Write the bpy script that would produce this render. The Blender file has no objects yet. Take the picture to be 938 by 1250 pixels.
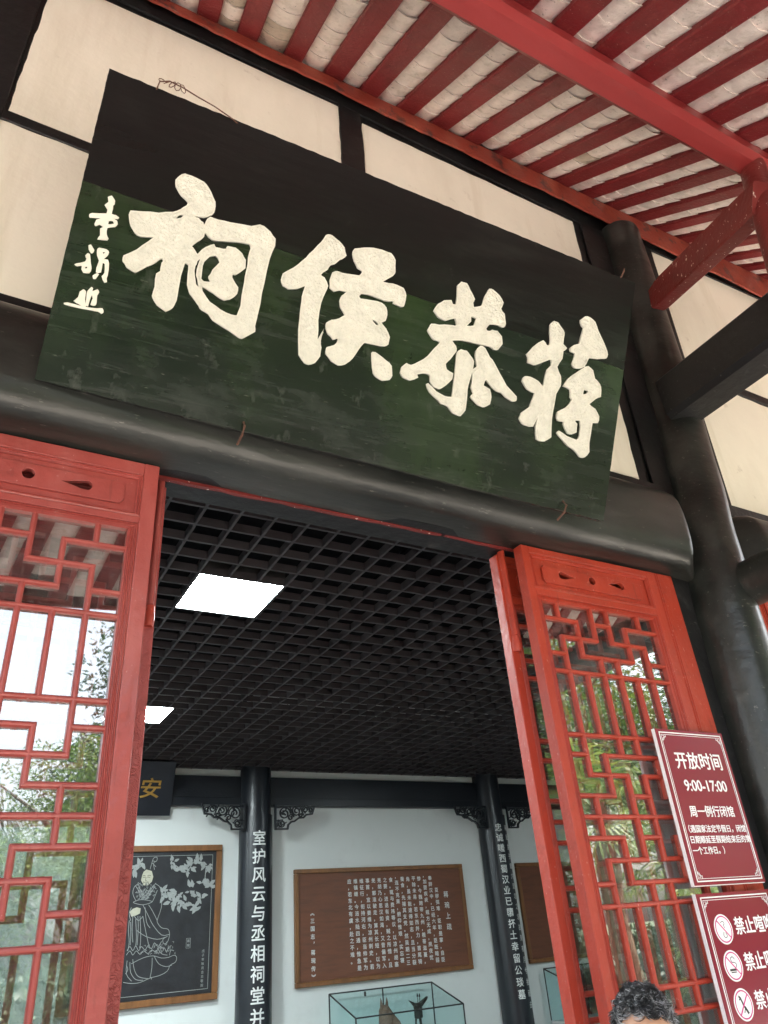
import bpy, bmesh, math, random
from mathutils import Vector, Matrix
random.seed(7)
SC = bpy.context.scene
COL = SC.collection
H = 1.75                       # height of the camera above the courtyard

# ---------------------------------------------------------------- camera
cam_d = bpy.data.cameras.new('camera'); cam = bpy.data.objects.new('camera', cam_d); COL.objects.link(cam)
R = ((0.87265888, 0.18905088, 0.45025131), (-0.4827992, 0.47239186, 0.73739465), (-0.07328994, -0.86087496, 0.50351056))
cam.matrix_world = Matrix(((R[0][0], -R[0][1], -R[0][2], 0), (R[1][0], -R[1][1], -R[1][2], 0), (R[2][0], -R[2][1], -R[2][2], H), (0, 0, 0, 1)))
cam_d.sensor_fit = 'HORIZONTAL'; cam_d.sensor_width = 36; cam_d.lens = 36*893.1/938
cam_d.clip_start = 0.02; cam_d.clip_end = 2000
SC.camera = cam
SC.render.resolution_x = 768; SC.render.resolution_y = 1024

# ---------------------------------------------------------------- world, sun, exposure
SUN_EL, SUN_AZ = math.radians(56), math.radians(68)      # azimuth clockwise from +Y
w = bpy.data.worlds.new('World'); SC.world = w; w.use_nodes = True
nt = w.node_tree; bgn = nt.nodes['Background']
sky = nt.nodes.new('ShaderNodeTexSky'); sky.sky_type = 'NISHITA'; sky.sun_disc = False
sky.sun_elevation = SUN_EL; sky.sun_rotation = SUN_AZ; sky.air_density = 1.3; sky.dust_density = 5.0; sky.ozone_density = 1.0
hs = nt.nodes.new('ShaderNodeHueSaturation'); hs.inputs['Saturation'].default_value = .42; hs.inputs['Value'].default_value = 1.12   # thin high haze
nt.links.new(sky.outputs[0], hs.inputs['Color']); nt.links.new(hs.outputs[0], bgn.inputs[0]); bgn.inputs[1].default_value = 0.15
sd = bpy.data.lights.new('sun', 'SUN'); sd.energy = 5.0; sd.angle = math.radians(0.6); sd.color = (1, 0.95, 0.88)
sun = bpy.data.objects.new('sun', sd); COL.objects.link(sun)
sdir = Vector((math.sin(SUN_AZ)*math.cos(SUN_EL), math.cos(SUN_AZ)*math.cos(SUN_EL), math.sin(SUN_EL)))
sun.rotation_euler = sdir.to_track_quat('Z', 'Y').to_euler()
SC.view_settings.view_transform = 'Standard'; SC.view_settings.look = 'None'
SC.view_settings.exposure = 2.8; SC.view_settings.gamma = 1
SC.render.engine = 'CYCLES'

# ---------------------------------------------------------------- materials
def mat(name, col, rough=0.6, var=0.12, scale=6.0, bump=0.15, bscale=60.0, coat=0.0, stretch=(1, 1, 1), spec=0.5,
        spots=None, metal=0.0):
    m = bpy.data.materials.new(name); m.use_nodes = True
    t = m.node_tree; N = t.nodes; Lk = t.links
    p = N['Principled BSDF']; p.inputs['Roughness'].default_value = rough; p.inputs['Metallic'].default_value = metal
    p.inputs['Specular IOR Level'].default_value = spec
    p.inputs['Coat Weight'].default_value = coat; p.inputs['Coat Roughness'].default_value = 0.18
    tc = N.new('ShaderNodeTexCoord'); mp = N.new('ShaderNodeMapping'); mp.inputs['Scale'].default_value = stretch
    Lk.new(tc.outputs['Object'], mp.inputs[0])
    n1 = N.new('ShaderNodeTexNoise'); n1.inputs['Scale'].default_value = scale; n1.inputs['Detail'].default_value = 7
    n1.inputs['Roughness'].default_value = 0.6
    Lk.new(mp.outputs[0], n1.inputs['Vector'])
    r = N.new('ShaderNodeMapRange'); r.inputs[1].default_value = 0.3; r.inputs[2].default_value = 0.7
    r.inputs[3].default_value = 1-var; r.inputs[4].default_value = 1+var
    Lk.new(n1.outputs['Fac'], r.inputs[0])
    mx = N.new('ShaderNodeMix'); mx.data_type = 'RGBA'; mx.blend_type = 'MULTIPLY'; mx.inputs[0].default_value = 1
    mx.inputs[6].default_value = (*col, 1); Lk.new(r.outputs[0], mx.inputs[7])
    out = mx.outputs[2]
    for (c2, sc2, lo, hi, amt, st2) in (spots or []):
        mp2 = N.new('ShaderNodeMapping'); mp2.inputs['Scale'].default_value = st2; Lk.new(tc.outputs['Object'], mp2.inputs[0])
        n2 = N.new('ShaderNodeTexNoise'); n2.inputs['Scale'].default_value = sc2; n2.inputs['Detail'].default_value = 9
        n2.inputs['Roughness'].default_value = 0.65; Lk.new(mp2.outputs[0], n2.inputs['Vector'])
        r2 = N.new('ShaderNodeMapRange'); r2.inputs[1].default_value = lo-.065; r2.inputs[2].default_value = hi-.055
        r2.inputs[3].default_value = 0; r2.inputs[4].default_value = amt; Lk.new(n2.outputs['Fac'], r2.inputs[0])
        m2 = N.new('ShaderNodeMix'); m2.data_type = 'RGBA'; Lk.new(r2.outputs[0], m2.inputs[0])
        Lk.new(out, m2.inputs[6]); m2.inputs[7].default_value = (*c2, 1); out = m2.outputs[2]
    Lk.new(out, p.inputs['Base Color'])
    rr = N.new('ShaderNodeMapRange'); rr.inputs[1].default_value = 0.3; rr.inputs[2].default_value = 0.7
    rr.inputs[3].default_value = rough*0.8; rr.inputs[4].default_value = min(1, rough*1.25)
    nb = N.new('ShaderNodeTexNoise'); nb.inputs['Scale'].default_value = bscale; nb.inputs['Detail'].default_value = 5
    Lk.new(mp.outputs[0], nb.inputs['Vector'])
    Lk.new(n1.outputs['Fac'], rr.inputs[0]); Lk.new(rr.outputs[0], p.inputs['Roughness'])
    if bump:
        b = N.new('ShaderNodeBump'); b.inputs['Strength'].default_value = bump; b.inputs['Distance'].default_value = 0.014
        ad = N.new('ShaderNodeMath'); ad.operation = 'ADD'; Lk.new(nb.outputs['Fac'], ad.inputs[0]); Lk.new(n1.outputs['Fac'], ad.inputs[1])
        Lk.new(ad.outputs[0], b.inputs['Height']); Lk.new(b.outputs[0], p.inputs['Normal'])
        if coat: Lk.new(b.outputs[0], p.inputs['Coat Normal'])
    return m

M = {}
M['plaster'] = mat('plaster', (.84, .79, .69), .85, .06, 1.1, .10, 40, spots=[((.63, .56, .44), 3.2, .60, .70, .35, (1, 1, .12)), ((.42, .38, .32), 0.9, .66, .80, .35, (1, 1, 1)), ((.60, .54, .43), 1.1, .58, .78, .4, (1, 1, .35)), ((.5, .44, .36), 9, .70, .80, .5, (1, 1, 1))])
M['white_wall'] = mat('white_wall', (.70, .735, .72), .8, .03, 1.2, .08, 30, spots=[((.5, .52, .5), 2.5, .62, .8, .3, (1, 1, 1))])
M['black_paint'] = mat('black_paint', (.009, .009, .010), .48, .3, 3, .3, 18, coat=.06, spec=.35, spots=[((.10, .10, .095), 6, .66, .82, .35, (1, 1, 1)), ((.16, .15, .14), 60, .70, .76, .55, (.2, 1, 1))])
M['beam_paint'] = mat('beam_paint', (.009, .011, .010), .40, .25, 3, .3, 12, coat=.22, spec=.45, stretch=(.35, 1, 1), spots=[((.16, .15, .13), 55, .69, .74, .6, (.25, 1, 1)), ((.05, .05, .045), 3, .5, .75, .6, (.3, 1, 1))])
M['red_door'] = mat('red_door', (.36, .037, .018), .42, .13, 4, .22, 35, coat=.08, spec=.36, spots=[((.42, .12, .10), 3.5, .60, .80, .22, (1, 1, .3)), ((.72, .42, .34), 90, .69, .74, .5, (1, 1, .5)), ((.30, .035, .025), 2.2, .5, .72, .5, (1, 1, .4)), ((.45, .075, .045), 7, .56, .70, .4, (1, 1, .2)), ((.20, .03, .02), 14, .64, .72, .4, (1, 1, 1)), ((.17, .03, .02), 45, .67, .72, .5, (1, 1, .12))])
M['red_faded_sheen'] = mat('red_faded_sheen', (.31, .052, .044), .40, .14, 4, .22, 35, coat=.2, spots=[((.50, .19, .17), 3.5, .56, .78, .35, (1, 1, .3)), ((.72, .50, .45), 90, .71, .76, .4, (1, 1, .5)), ((.20, .03, .025), 14, .64, .72, .4, (1, 1, 1)), ((.18, .03, .025), 45, .66, .72, .5, (1, 1, .12))])  # left leaves: pink gloss sheen put into the colour, with some real fading
M['red_board'] = mat('red_board', (.26, .040, .024), .55, .2, 5, .3, 40, spots=[((.05, .03, .03), 9, .62, .68, .8, (1, 1, 1)), ((.5, .14, .08), 6, .55, .75, .4, (1, 1, 1))])
M['rafter'] = mat('rafter', (.20, .017, .021), .5, .25, 4, .35, 45, spots=[((.12, .015, .015), 8, .55, .72, .6, (1, 1, 1)), ((.30, .08, .06), 22, .63, .72, .4, (1, .3, 1)), ((.6, .5, .42), 90, .70, .74, .6, (1, 1, 1))])
M['purlin'] = mat('purlin', (.24, .024, .024), .45, .15, 3, .2, 30, coat=.1, stretch=(.3, 1, 1), spots=[((.2, .02, .02), 4, .58, .76, .5, (.2, 1, 1))])
M['brace'] = mat('brace', (.15, .017, .015), .5, .2, 5, .3, 40, spots=[((.75, .68, .6), 42, .70, .72, .9, (1, 1, .5))])
M['tile'] = mat('tile', (.83, .735, .69), .9, .16, 7, .5, 30, spots=[((.45, .38, .31), 12, .60, .75, .55, (1, 1, 1)), ((.15, .13, .11), 38, .69, .74, .75, (1, 1, 1))])
M['tile_old'] = mat('tile_old', (.54, .46, .385), .9, .14, 8, .6, 30, spots=[((.30, .25, .20), 10, .55, .72, .6, (1, 1, 1)), ((.12, .11, .10), 30, .66, .72, .7, (1, 1, 1))])
M['roof_grey'] = mat('roof_grey', (.10, .10, .10), .85, .2, 5)
M['grid'] = mat('grid', (.036, .031, .034), .6, .2, 6, .1, 80)
M['void'] = mat('void', (.004, .004, .005), .9, .2, 3, 0, spec=.1)
M['dark_wood'] = mat('dark_wood', (.010, .013, .019), .38, .2, 5, .15, 30, coat=.3)
M['frame_wood'] = mat('frame_wood', (.20, .085, .028), .45, .25, 12, .2, 60, stretch=(1, 1, .2))
M['brown_board'] = mat('brown_board', (.15, .055, .028), .5, .22, 20, .2, 90, stretch=(.15, 1, 1))
M['slate'] = mat('slate', (.016, .018, .022), .4, .35, 8, .2, 60, coat=.2)
M['etch'] = mat('etch', (.30, .32, .31), .8, .15, 30, 0)
M['skin_etch'] = mat('skin_etch', (.46, .45, .35), .8, .1, 30, 0)
M['white_text'] = mat('white_text', (.72, .74, .72), .6, .05, 30, 0)
M['gold'] = mat('gold', (.55, .33, .08), .4, .1, 30, 0, metal=.6)
M['sign_white'] = mat('sign_white', (.86, .84, .87), .35, .02, 10, 0)
M['sign_black'] = mat('sign_black', (.02, .02, .02), .4, .02, 10, 0)
M['sign_pink'] = mat('sign_pink', (.62, .02, .22), .35, .02, 10, 0)
M['sign_red'] = mat('sign_red', (.21, .007, .028), .22, .05, 1.5, .02, 3, coat=.25, spec=.4)
M['metal'] = mat('metal', (.06, .06, .06), .4, .2, 10, .05, 60, metal=.8)
M['rust'] = mat('rust', (.10, .045, .03), .8, .3, 40, .3, 90)
M['base_white'] = mat('base_white', (.55, .57, .56), .6, .05, 4, .05)
M['clay'] = mat('clay', (.16, .10, .07), .7, .3, 25, .4, 60)
M['bronze'] = mat('bronze', (.035, .036, .032), .5, .3, 25, .3, 60, metal=.5)
M['paving'] = mat('paving', (.46, .42, .375), .8, .2, 1.5, .3, 20, spots=[((.25, .23, .2), 2, .55, .75, .5, (1, 1, 1))])
M['stone'] = mat('stone', (.32, .31, .29), .8, .2, 4, .3, 30)
M['grass'] = mat('grass', (.05, .075, .03), .8, .5, 3, .3, 30)
M['floor_in'] = mat('floor_in', (.13, .12, .12), .3, .1, 2, .05)
M['bark'] = mat('bark', (.10, .075, .055), .9, .3, 12, .6, 40)
M['fibre'] = mat('fibre', (.14, .10, .06), .95, .4, 25, .8, 60)
M['hair'] = mat('hair', (.022, .022, .024), .42, .6, 30, .3, 200)
M['hair_grey'] = mat('hair_grey', (.30, .30, .31), .45, .3, 30, .3, 200)
M['skin'] = mat('skin', (.50, .27, .17), .42, .08, 18, .12, 220)
M['shirt'] = mat('shirt', (.10, .115, .14), .85, .1, 10, .3, 200)
M['trousers'] = mat('trousers', (.05, .05, .055), .9, .1, 10, .3, 200)
M['shoe'] = mat('shoe', (.02, .02, .02), .5, .1, 10)
M['eye'] = mat('eye', (.7, .68, .64), .2, .02, 10, 0)

def crackle():
    m = mat('crackled_red', (.36, .062, .055), .42, .15, 5, .2, 40, coat=.15)
    t = m.node_tree; N = t.nodes; p = N['Principled BSDF']; tc = N.new('ShaderNodeTexCoord')
    nz = N.new('ShaderNodeTexNoise'); nz.inputs['Scale'].default_value = 22; ad = N.new('ShaderNodeMixRGB'); ad.inputs[0].default_value = .08
    t.links.new(tc.outputs['Object'], nz.inputs['Vector']); t.links.new(tc.outputs['Object'], ad.inputs[1]); t.links.new(nz.outputs['Color'], ad.inputs[2])
    v = N.new('ShaderNodeTexVoronoi'); v.feature = 'DISTANCE_TO_EDGE'; v.inputs['Scale'].default_value = 95; t.links.new(ad.outputs[0], v.inputs['Vector'])
    r_ = N.new('ShaderNodeMapRange'); r_.inputs[1].default_value = 0; r_.inputs[2].default_value = .09; t.links.new(v.outputs[0], r_.inputs[0])
    b = N.new('ShaderNodeBump'); b.inputs['Strength'].default_value = .8; b.inputs['Distance'].default_value = .003
    t.links.new(r_.outputs[0], b.inputs['Height']); t.links.new(b.outputs[0], p.inputs['Normal']); return m
M['crackle'] = crackle()
# calligraphy paint: cream with fine brush streaks
M['cream'] = mat('cream', (.68, .665, .59), .75, .10, 30, .7, 90, spots=[((.47, .44, .33), 40, .56, .74, .18, (1, 1, .22)), ((.74, .71, .62), 12, .58, .74, .4, (1, 1, 1))])
M['cream_edge'] = mat('cream_edge', (.72, .70, .62), .7, .04, 24, .2, 70)

# lacquer of the name board; green garden sheen mixed into the lower plank's colour
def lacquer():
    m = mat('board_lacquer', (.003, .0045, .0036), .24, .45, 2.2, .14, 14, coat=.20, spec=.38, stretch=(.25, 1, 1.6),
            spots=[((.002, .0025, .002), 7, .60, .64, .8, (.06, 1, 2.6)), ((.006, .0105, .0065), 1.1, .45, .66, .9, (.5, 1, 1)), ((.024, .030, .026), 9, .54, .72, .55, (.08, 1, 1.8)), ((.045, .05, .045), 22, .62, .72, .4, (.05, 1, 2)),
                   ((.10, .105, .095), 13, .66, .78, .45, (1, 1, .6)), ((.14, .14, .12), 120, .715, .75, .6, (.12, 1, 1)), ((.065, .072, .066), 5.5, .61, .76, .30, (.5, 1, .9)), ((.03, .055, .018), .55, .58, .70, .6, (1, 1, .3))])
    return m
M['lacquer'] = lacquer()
M['lacquer_dark_sheen'] = mat('board_lacquer_dark_sheen', (.0035, .0035, .0038), .30, .4, 2.2, .2, 14, coat=.10, spec=.35, stretch=(.25, 1, 1.6),  # upper plank: dark tree reflection put into the colour
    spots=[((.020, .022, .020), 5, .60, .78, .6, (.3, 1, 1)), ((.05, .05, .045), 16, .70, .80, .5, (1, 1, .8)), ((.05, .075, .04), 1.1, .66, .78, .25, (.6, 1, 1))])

def leafmat(name, c, c2):
    m = bpy.data.materials.new(name); m.use_nodes = True; t = m.node_tree; N = t.nodes
    p = N['Principled BSDF']; p.inputs['Roughness'].default_value = .55
    g = N.new('ShaderNodeNewGeometry'); cr = N.new('ShaderNodeMix'); cr.data_type = 'RGBA'
    cr.inputs[6].default_value = (*c, 1); cr.inputs[7].default_value = (*c2, 1)
    t.links.new(g.outputs['Random Per Island'], cr.inputs[0]); t.links.new(cr.outputs[2], p.inputs['Base Color'])
    tr = N.new('ShaderNodeBsdfTranslucent'); t.links.new(cr.outputs[2], tr.inputs[0])
    mx = N.new('ShaderNodeMixShader'); mx.inputs[0].default_value = .35
    t.links.new(p.outputs[0], mx.inputs[1]); t.links.new(tr.outputs[0], mx.inputs[2])
    t.links.new(mx.outputs[0], N['Material Output'].inputs[0]); return m
M['leaf_bright'] = leafmat('leaf_bright', (.05, .115, .018), (.13, .19, .03))
M['leaf_dark'] = leafmat('leaf_dark', (.013, .038, .016), (.035, .075, .03))
M['needle'] = leafmat('needle', (.018, .055, .033), (.04, .095, .05))
M['palm'] = leafmat('palm', (.05, .11, .025), (.19, .25, .06))

def glassmat(name, tint, refl, rough=0.0, mult=1.0, dust=0.0):
    m = bpy.data.materials.new(name); m.use_nodes = True; t = m.node_tree; N = t.nodes; L_ = t.links
    N.remove(N['Principled BSDF'])
    tr = N.new('ShaderNodeBsdfTransparent'); tr.inputs[0].default_value = (*tint, 1)
    gl = N.new('ShaderNodeBsdfGlossy'); gl.inputs['Roughness'].default_value = rough
    fr = N.new('ShaderNodeFresnel'); fr.inputs[0].default_value = 1.5
    ma = N.new('ShaderNodeMath'); ma.operation = 'MULTIPLY_ADD'; ma.inputs[1].default_value = mult; ma.inputs[2].default_value = refl; ma.use_clamp = True
    ge = N.new('ShaderNodeNewGeometry'); iv = N.new('ShaderNodeMath'); iv.operation = 'SUBTRACT'; iv.inputs[0].default_value = 1
    L_.new(ge.outputs['Backfacing'], iv.inputs[1]); mu = N.new('ShaderNodeMath'); mu.operation = 'MULTIPLY'
    L_.new(fr.outputs[0], ma.inputs[0]); L_.new(ma.outputs[0], mu.inputs[0]); L_.new(iv.outputs[0], mu.inputs[1])
    mx = N.new('ShaderNodeMixShader'); L_.new(mu.outputs[0], mx.inputs[0]); L_.new(tr.outputs[0], mx.inputs[1]); L_.new(gl.outputs[0], mx.inputs[2])
    out = mx.outputs[0]
    if dust:
        df = N.new('ShaderNodeBsdfDiffuse'); df.inputs[0].default_value = (.6, .62, .6, 1)
        tc = N.new('ShaderNodeTexCoord'); mp = N.new('ShaderNodeMapping'); mp.inputs['Scale'].default_value = (1, 1, .12); nz = N.new('ShaderNodeTexNoise'); nz.inputs['Scale'].default_value = 26; nz.inputs['Detail'].default_value = 8
        L_.new(tc.outputs['Object'], mp.inputs[0]); L_.new(mp.outputs[0], nz.inputs['Vector'])
        mr = N.new('ShaderNodeMapRange'); mr.inputs[1].default_value = .35; mr.inputs[2].default_value = .75; mr.inputs[3].default_value = dust*.3; mr.inputs[4].default_value = dust*2
        L_.new(nz.outputs['Fac'], mr.inputs[0]); m2 = N.new('ShaderNodeMixShader'); L_.new(mr.outputs[0], m2.inputs[0]); L_.new(out, m2.inputs[1]); L_.new(df.outputs[0], m2.inputs[2]); out = m2.outputs[0]
    L_.new(out, N['Material Output'].inputs[0]); return m
M['glass'] = glassmat('window_glass', (.80, .83, .82), .31, .014, 1.0, .018)
M['case_glass'] = glassmat('case_glass', (.925, .975, .975), .02, mult=.35)
def emit(name, c, s):
    m = bpy.data.materials.new(name); m.use_nodes = True; N = m.node_tree.nodes
    p = N['Principled BSDF']; p.inputs['Emission Color'].default_value = (*c, 1); p.inputs['Emission Strength'].default_value = s
    p.inputs['Base Color'].default_value = (.8, .8, .8, 1); return m
M['lamp'] = emit('lamp_diffuser', (.86, .975, 1.0), 26.0)

# ---------------------------------------------------------------- geometry helpers (z relative to the camera height)
class MB:
    def __init__(s): s.v = []; s.f = []
    def add(s, v, f):
        n = len(s.v); s.v += [tuple(a) for a in v]; s.f += [tuple(i+n for i in q) for q in f]; return s
    def box(s, x0, x1, y0, y1, z0, z1):
        v = [(x, y, z) for x in (x0, x1) for y in (y0, y1) for z in (z0, z1)]
        return s.add(v, [(0, 1, 3, 2), (4, 6, 7, 5), (0, 4, 5, 1), (2, 3, 7, 6), (0, 2, 6, 4), (1, 5, 7, 3)])
    def prism(s, poly, ex):
        n = len(poly); ex = Vector(ex); a = [Vector(p) for p in poly]; b = [p+ex for p in a]
        return s.add([*a, *b], [tuple(range(n))[::-1], tuple(range(n, 2*n))]+[(i, (i+1) % n, (i+1) % n+n, i+n) for i in range(n)])
    def loft(s, rings, cap=True, closed=True):
        n = len(rings[0]); v = [p for r in rings for p in r]; f = []
        for k in range(len(rings)-1):
            for i in range(n if closed else n-1):
                j = (i+1) % n; f.append((k*n+i, k*n+j, (k+1)*n+j, (k+1)*n+i))
        if cap and closed: f += [tuple(range(n))[::-1], tuple(range((len(rings)-1)*n, len(rings)*n))]
        return s.add(v, f)
    def tube(s, pts, r, n=8, flat=None):
        pts = [Vector(p) for p in pts]; rs = r if isinstance(r, (list, tuple)) else [r]*len(pts); rings = []
        for i, p in enumerate(pts):
            d = (pts[min(i+1, len(pts)-1)]-pts[max(i-1, 0)])
            d = d.normalized() if d.length > 1e-9 else Vector((0, 0, 1))
            a = d.cross(Vector((0, 0, 1)) if abs(d.z) < .9 else Vector((1, 0, 0))).normalized(); b = d.cross(a)
            rings.append([p+(a*math.cos(t)+b*math.sin(t))*rs[i] for t in [2*math.pi*k/n for k in range(n)]])
        return s.loft(rings)

def obj(name, mb, m, parent=None, bevel=0, smooth=False, label=None, kind=None, origin=(0, 0, 0)):
    me = bpy.data.meshes.new(name)
    off = Vector(parent['_o']) if parent is not None else Vector(origin)
    me.from_pydata([tuple(Vector(p)-off) for p in mb.v], [], mb.f)
    bm = bmesh.new(); bm.from_mesh(me); bmesh.ops.recalc_face_normals(bm, faces=bm.faces)
    if bevel: bmesh.ops.bevel(bm, geom=list(bm.edges), offset=bevel, segments=1, affect='EDGES', clamp_overlap=True)
    if smooth:
        for f in bm.faces: f.smooth = True
    bm.to_mesh(me); bm.free()
    if smooth:
        try: me.set_sharp_from_angle(angle=math.radians(38))
        except Exception: pass
    me.materials.append(m)
    o = bpy.data.objects.new(name, me); COL.objects.link(o)
    o['_o'] = tuple(off)
    if parent is not None: o.parent = parent
    else: o.location = (off.x, off.y, off.z+H)
    if label: o['label'] = label
    if kind: o['kind'] = kind
    return o

def thing(name, label, cat, loc=(0, 0, 0), group=None):
    o = bpy.data.objects.new(name, None); COL.objects.link(o); o.empty_display_size = .1
    o['_o'] = tuple(loc); o.location = (loc[0], loc[1], loc[2]+H); o['label'] = label; o['category'] = cat
    if group: o['group'] = group
    return o
def tag(o, label, cat, group=None):
    o['label'] = label; o['category'] = cat
    if group: o['group'] = group
    return o
def copy_tree(o, parent=None):
    c = o.copy(); COL.objects.link(c); c.parent = parent
    for ch in list(o.children): copy_tree(ch, c)
    return c

def from_curve(name, cu, m, parent, xf=None, warp=None, fat=0):
    """turn a curve / text datablock into a mesh part; xf = matrix in world-relative space, warp = function(point)"""
    t = bpy.data.objects.new('tmp', cu); COL.objects.link(t)
    bpy.context.view_layer.update()
    dg = bpy.context.evaluated_depsgraph_get(); me = bpy.data.meshes.new_from_object(t.evaluated_get(dg), depsgraph=dg)
    bpy.data.objects.remove(t); bpy.data.curves.remove(cu)
    off = Vector(parent['_o'])
    if warp:
        bm = bmesh.new(); bm.from_mesh(me)
        for q_ in range(-11, 12): bmesh.ops.bisect_plane(bm, geom=bm.verts[:]+bm.edges[:]+bm.faces[:], plane_co=(q_*.012, 0, 0), plane_no=(1, 0, 0))
        bm.to_mesh(me); bm.free()
    if fat:
        vs = [v.co.copy() for v in me.vertices]; fs = [tuple(p.vertices) for p in me.polygons]; V = []; F = []
        for k_, (dx, dy) in enumerate(((0, 0), (fat, 0), (-fat, 0), (0, fat), (0, -fat))):
            n_ = len(V); V += [(v.x+dx, v.y+dy, v.z+.00012*k_) for v in vs]; F += [tuple(i+n_ for i in f) for f in fs]
        bpy.data.meshes.remove(me); me = bpy.data.meshes.new(name); me.from_pydata(V, [], F)
    for v in me.vertices:
        p = v.co.copy()
        if warp: p = Vector(warp(p))
        if xf is not None: p = xf @ p
        v.co = p-off
    me.materials.clear(); me.materials.append(m)
    o = bpy.data.objects.new(name, me); COL.objects.link(o); o.parent = parent; o['_o'] = tuple(off)
    return o
def outline_curve(contours, ext, bev=0.0):
    cu = bpy.data.curves.new('c', 'CURVE'); cu.dimensions = '2D'; cu.fill_mode = 'BOTH'; cu.extrude = ext; cu.bevel_depth = bev; cu.bevel_resolution = 1
    for c in contours:
        sp = cu.splines.new('POLY'); sp.points.add(len(c)-1); sp.use_cyclic_u = True
        for i, (x, y) in enumerate(c): sp.points[i].co = (x, y, 0, 1)
    return cu
def text_curve(s, size, bold=0.0, ext=0.001, space=1.0, ax='CENTER'):
    cu = bpy.data.curves.new('t', 'FONT'); cu.body = s; cu.size = size; cu.extrude = ext; cu.offset = bold
    cu.align_x = ax; cu.align_y = 'CENTER'; cu.space_line = space; cu.resolution_u = 3
    return cu
UP = Matrix(((1, 0, 0, 0), (0, 0, -1, 0), (0, 1, 0, 0), (0, 0, 0, 1)))     # XY drawing -> standing XZ plane facing -Y
def at(x, y, z): return Matrix.Translation((x, y, z)) @ UP

def ribbon(mb, pts, wd, th, y):
    """flat line of width wd standing in an X-Z plane at y, th thick towards -y"""
    for k in range(len(pts)-1):
        a = Vector((pts[k][0], 0, pts[k][1])); b = Vector((pts[k+1][0], 0, pts[k+1][1])); d = b-a
        if d.length < 1e-5: continue
        n = Vector((-d.z, 0, d.x)).normalized()*wd/2; e = d.normalized()*wd*.3; a = a-e; b = b+e
        q = [a-n, b-n, b+n, a+n]; mb.prism([(p.x, y, p.z) for p in q], (0, -th, 0))
def smooth_line(pts, k=3):
    out = []
    P = [pts[0]]+list(pts)+[pts[-1]]
    for i in range(1, len(P)-2):
        for t in [j/k for j in range(k)]:
            f = lambda a, b, c, d: .5*((2*b)+(-a+c)*t+(2*a-5*b+4*c-d)*t*t+(-a+3*b-3*c+d)*t**3)
            out.append((f(*[P[i-1+q][0] for q in range(4)]), f(*[P[i-1+q][1] for q in range(4)])))
    out.append(tuple(pts[-1])); return out
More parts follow.
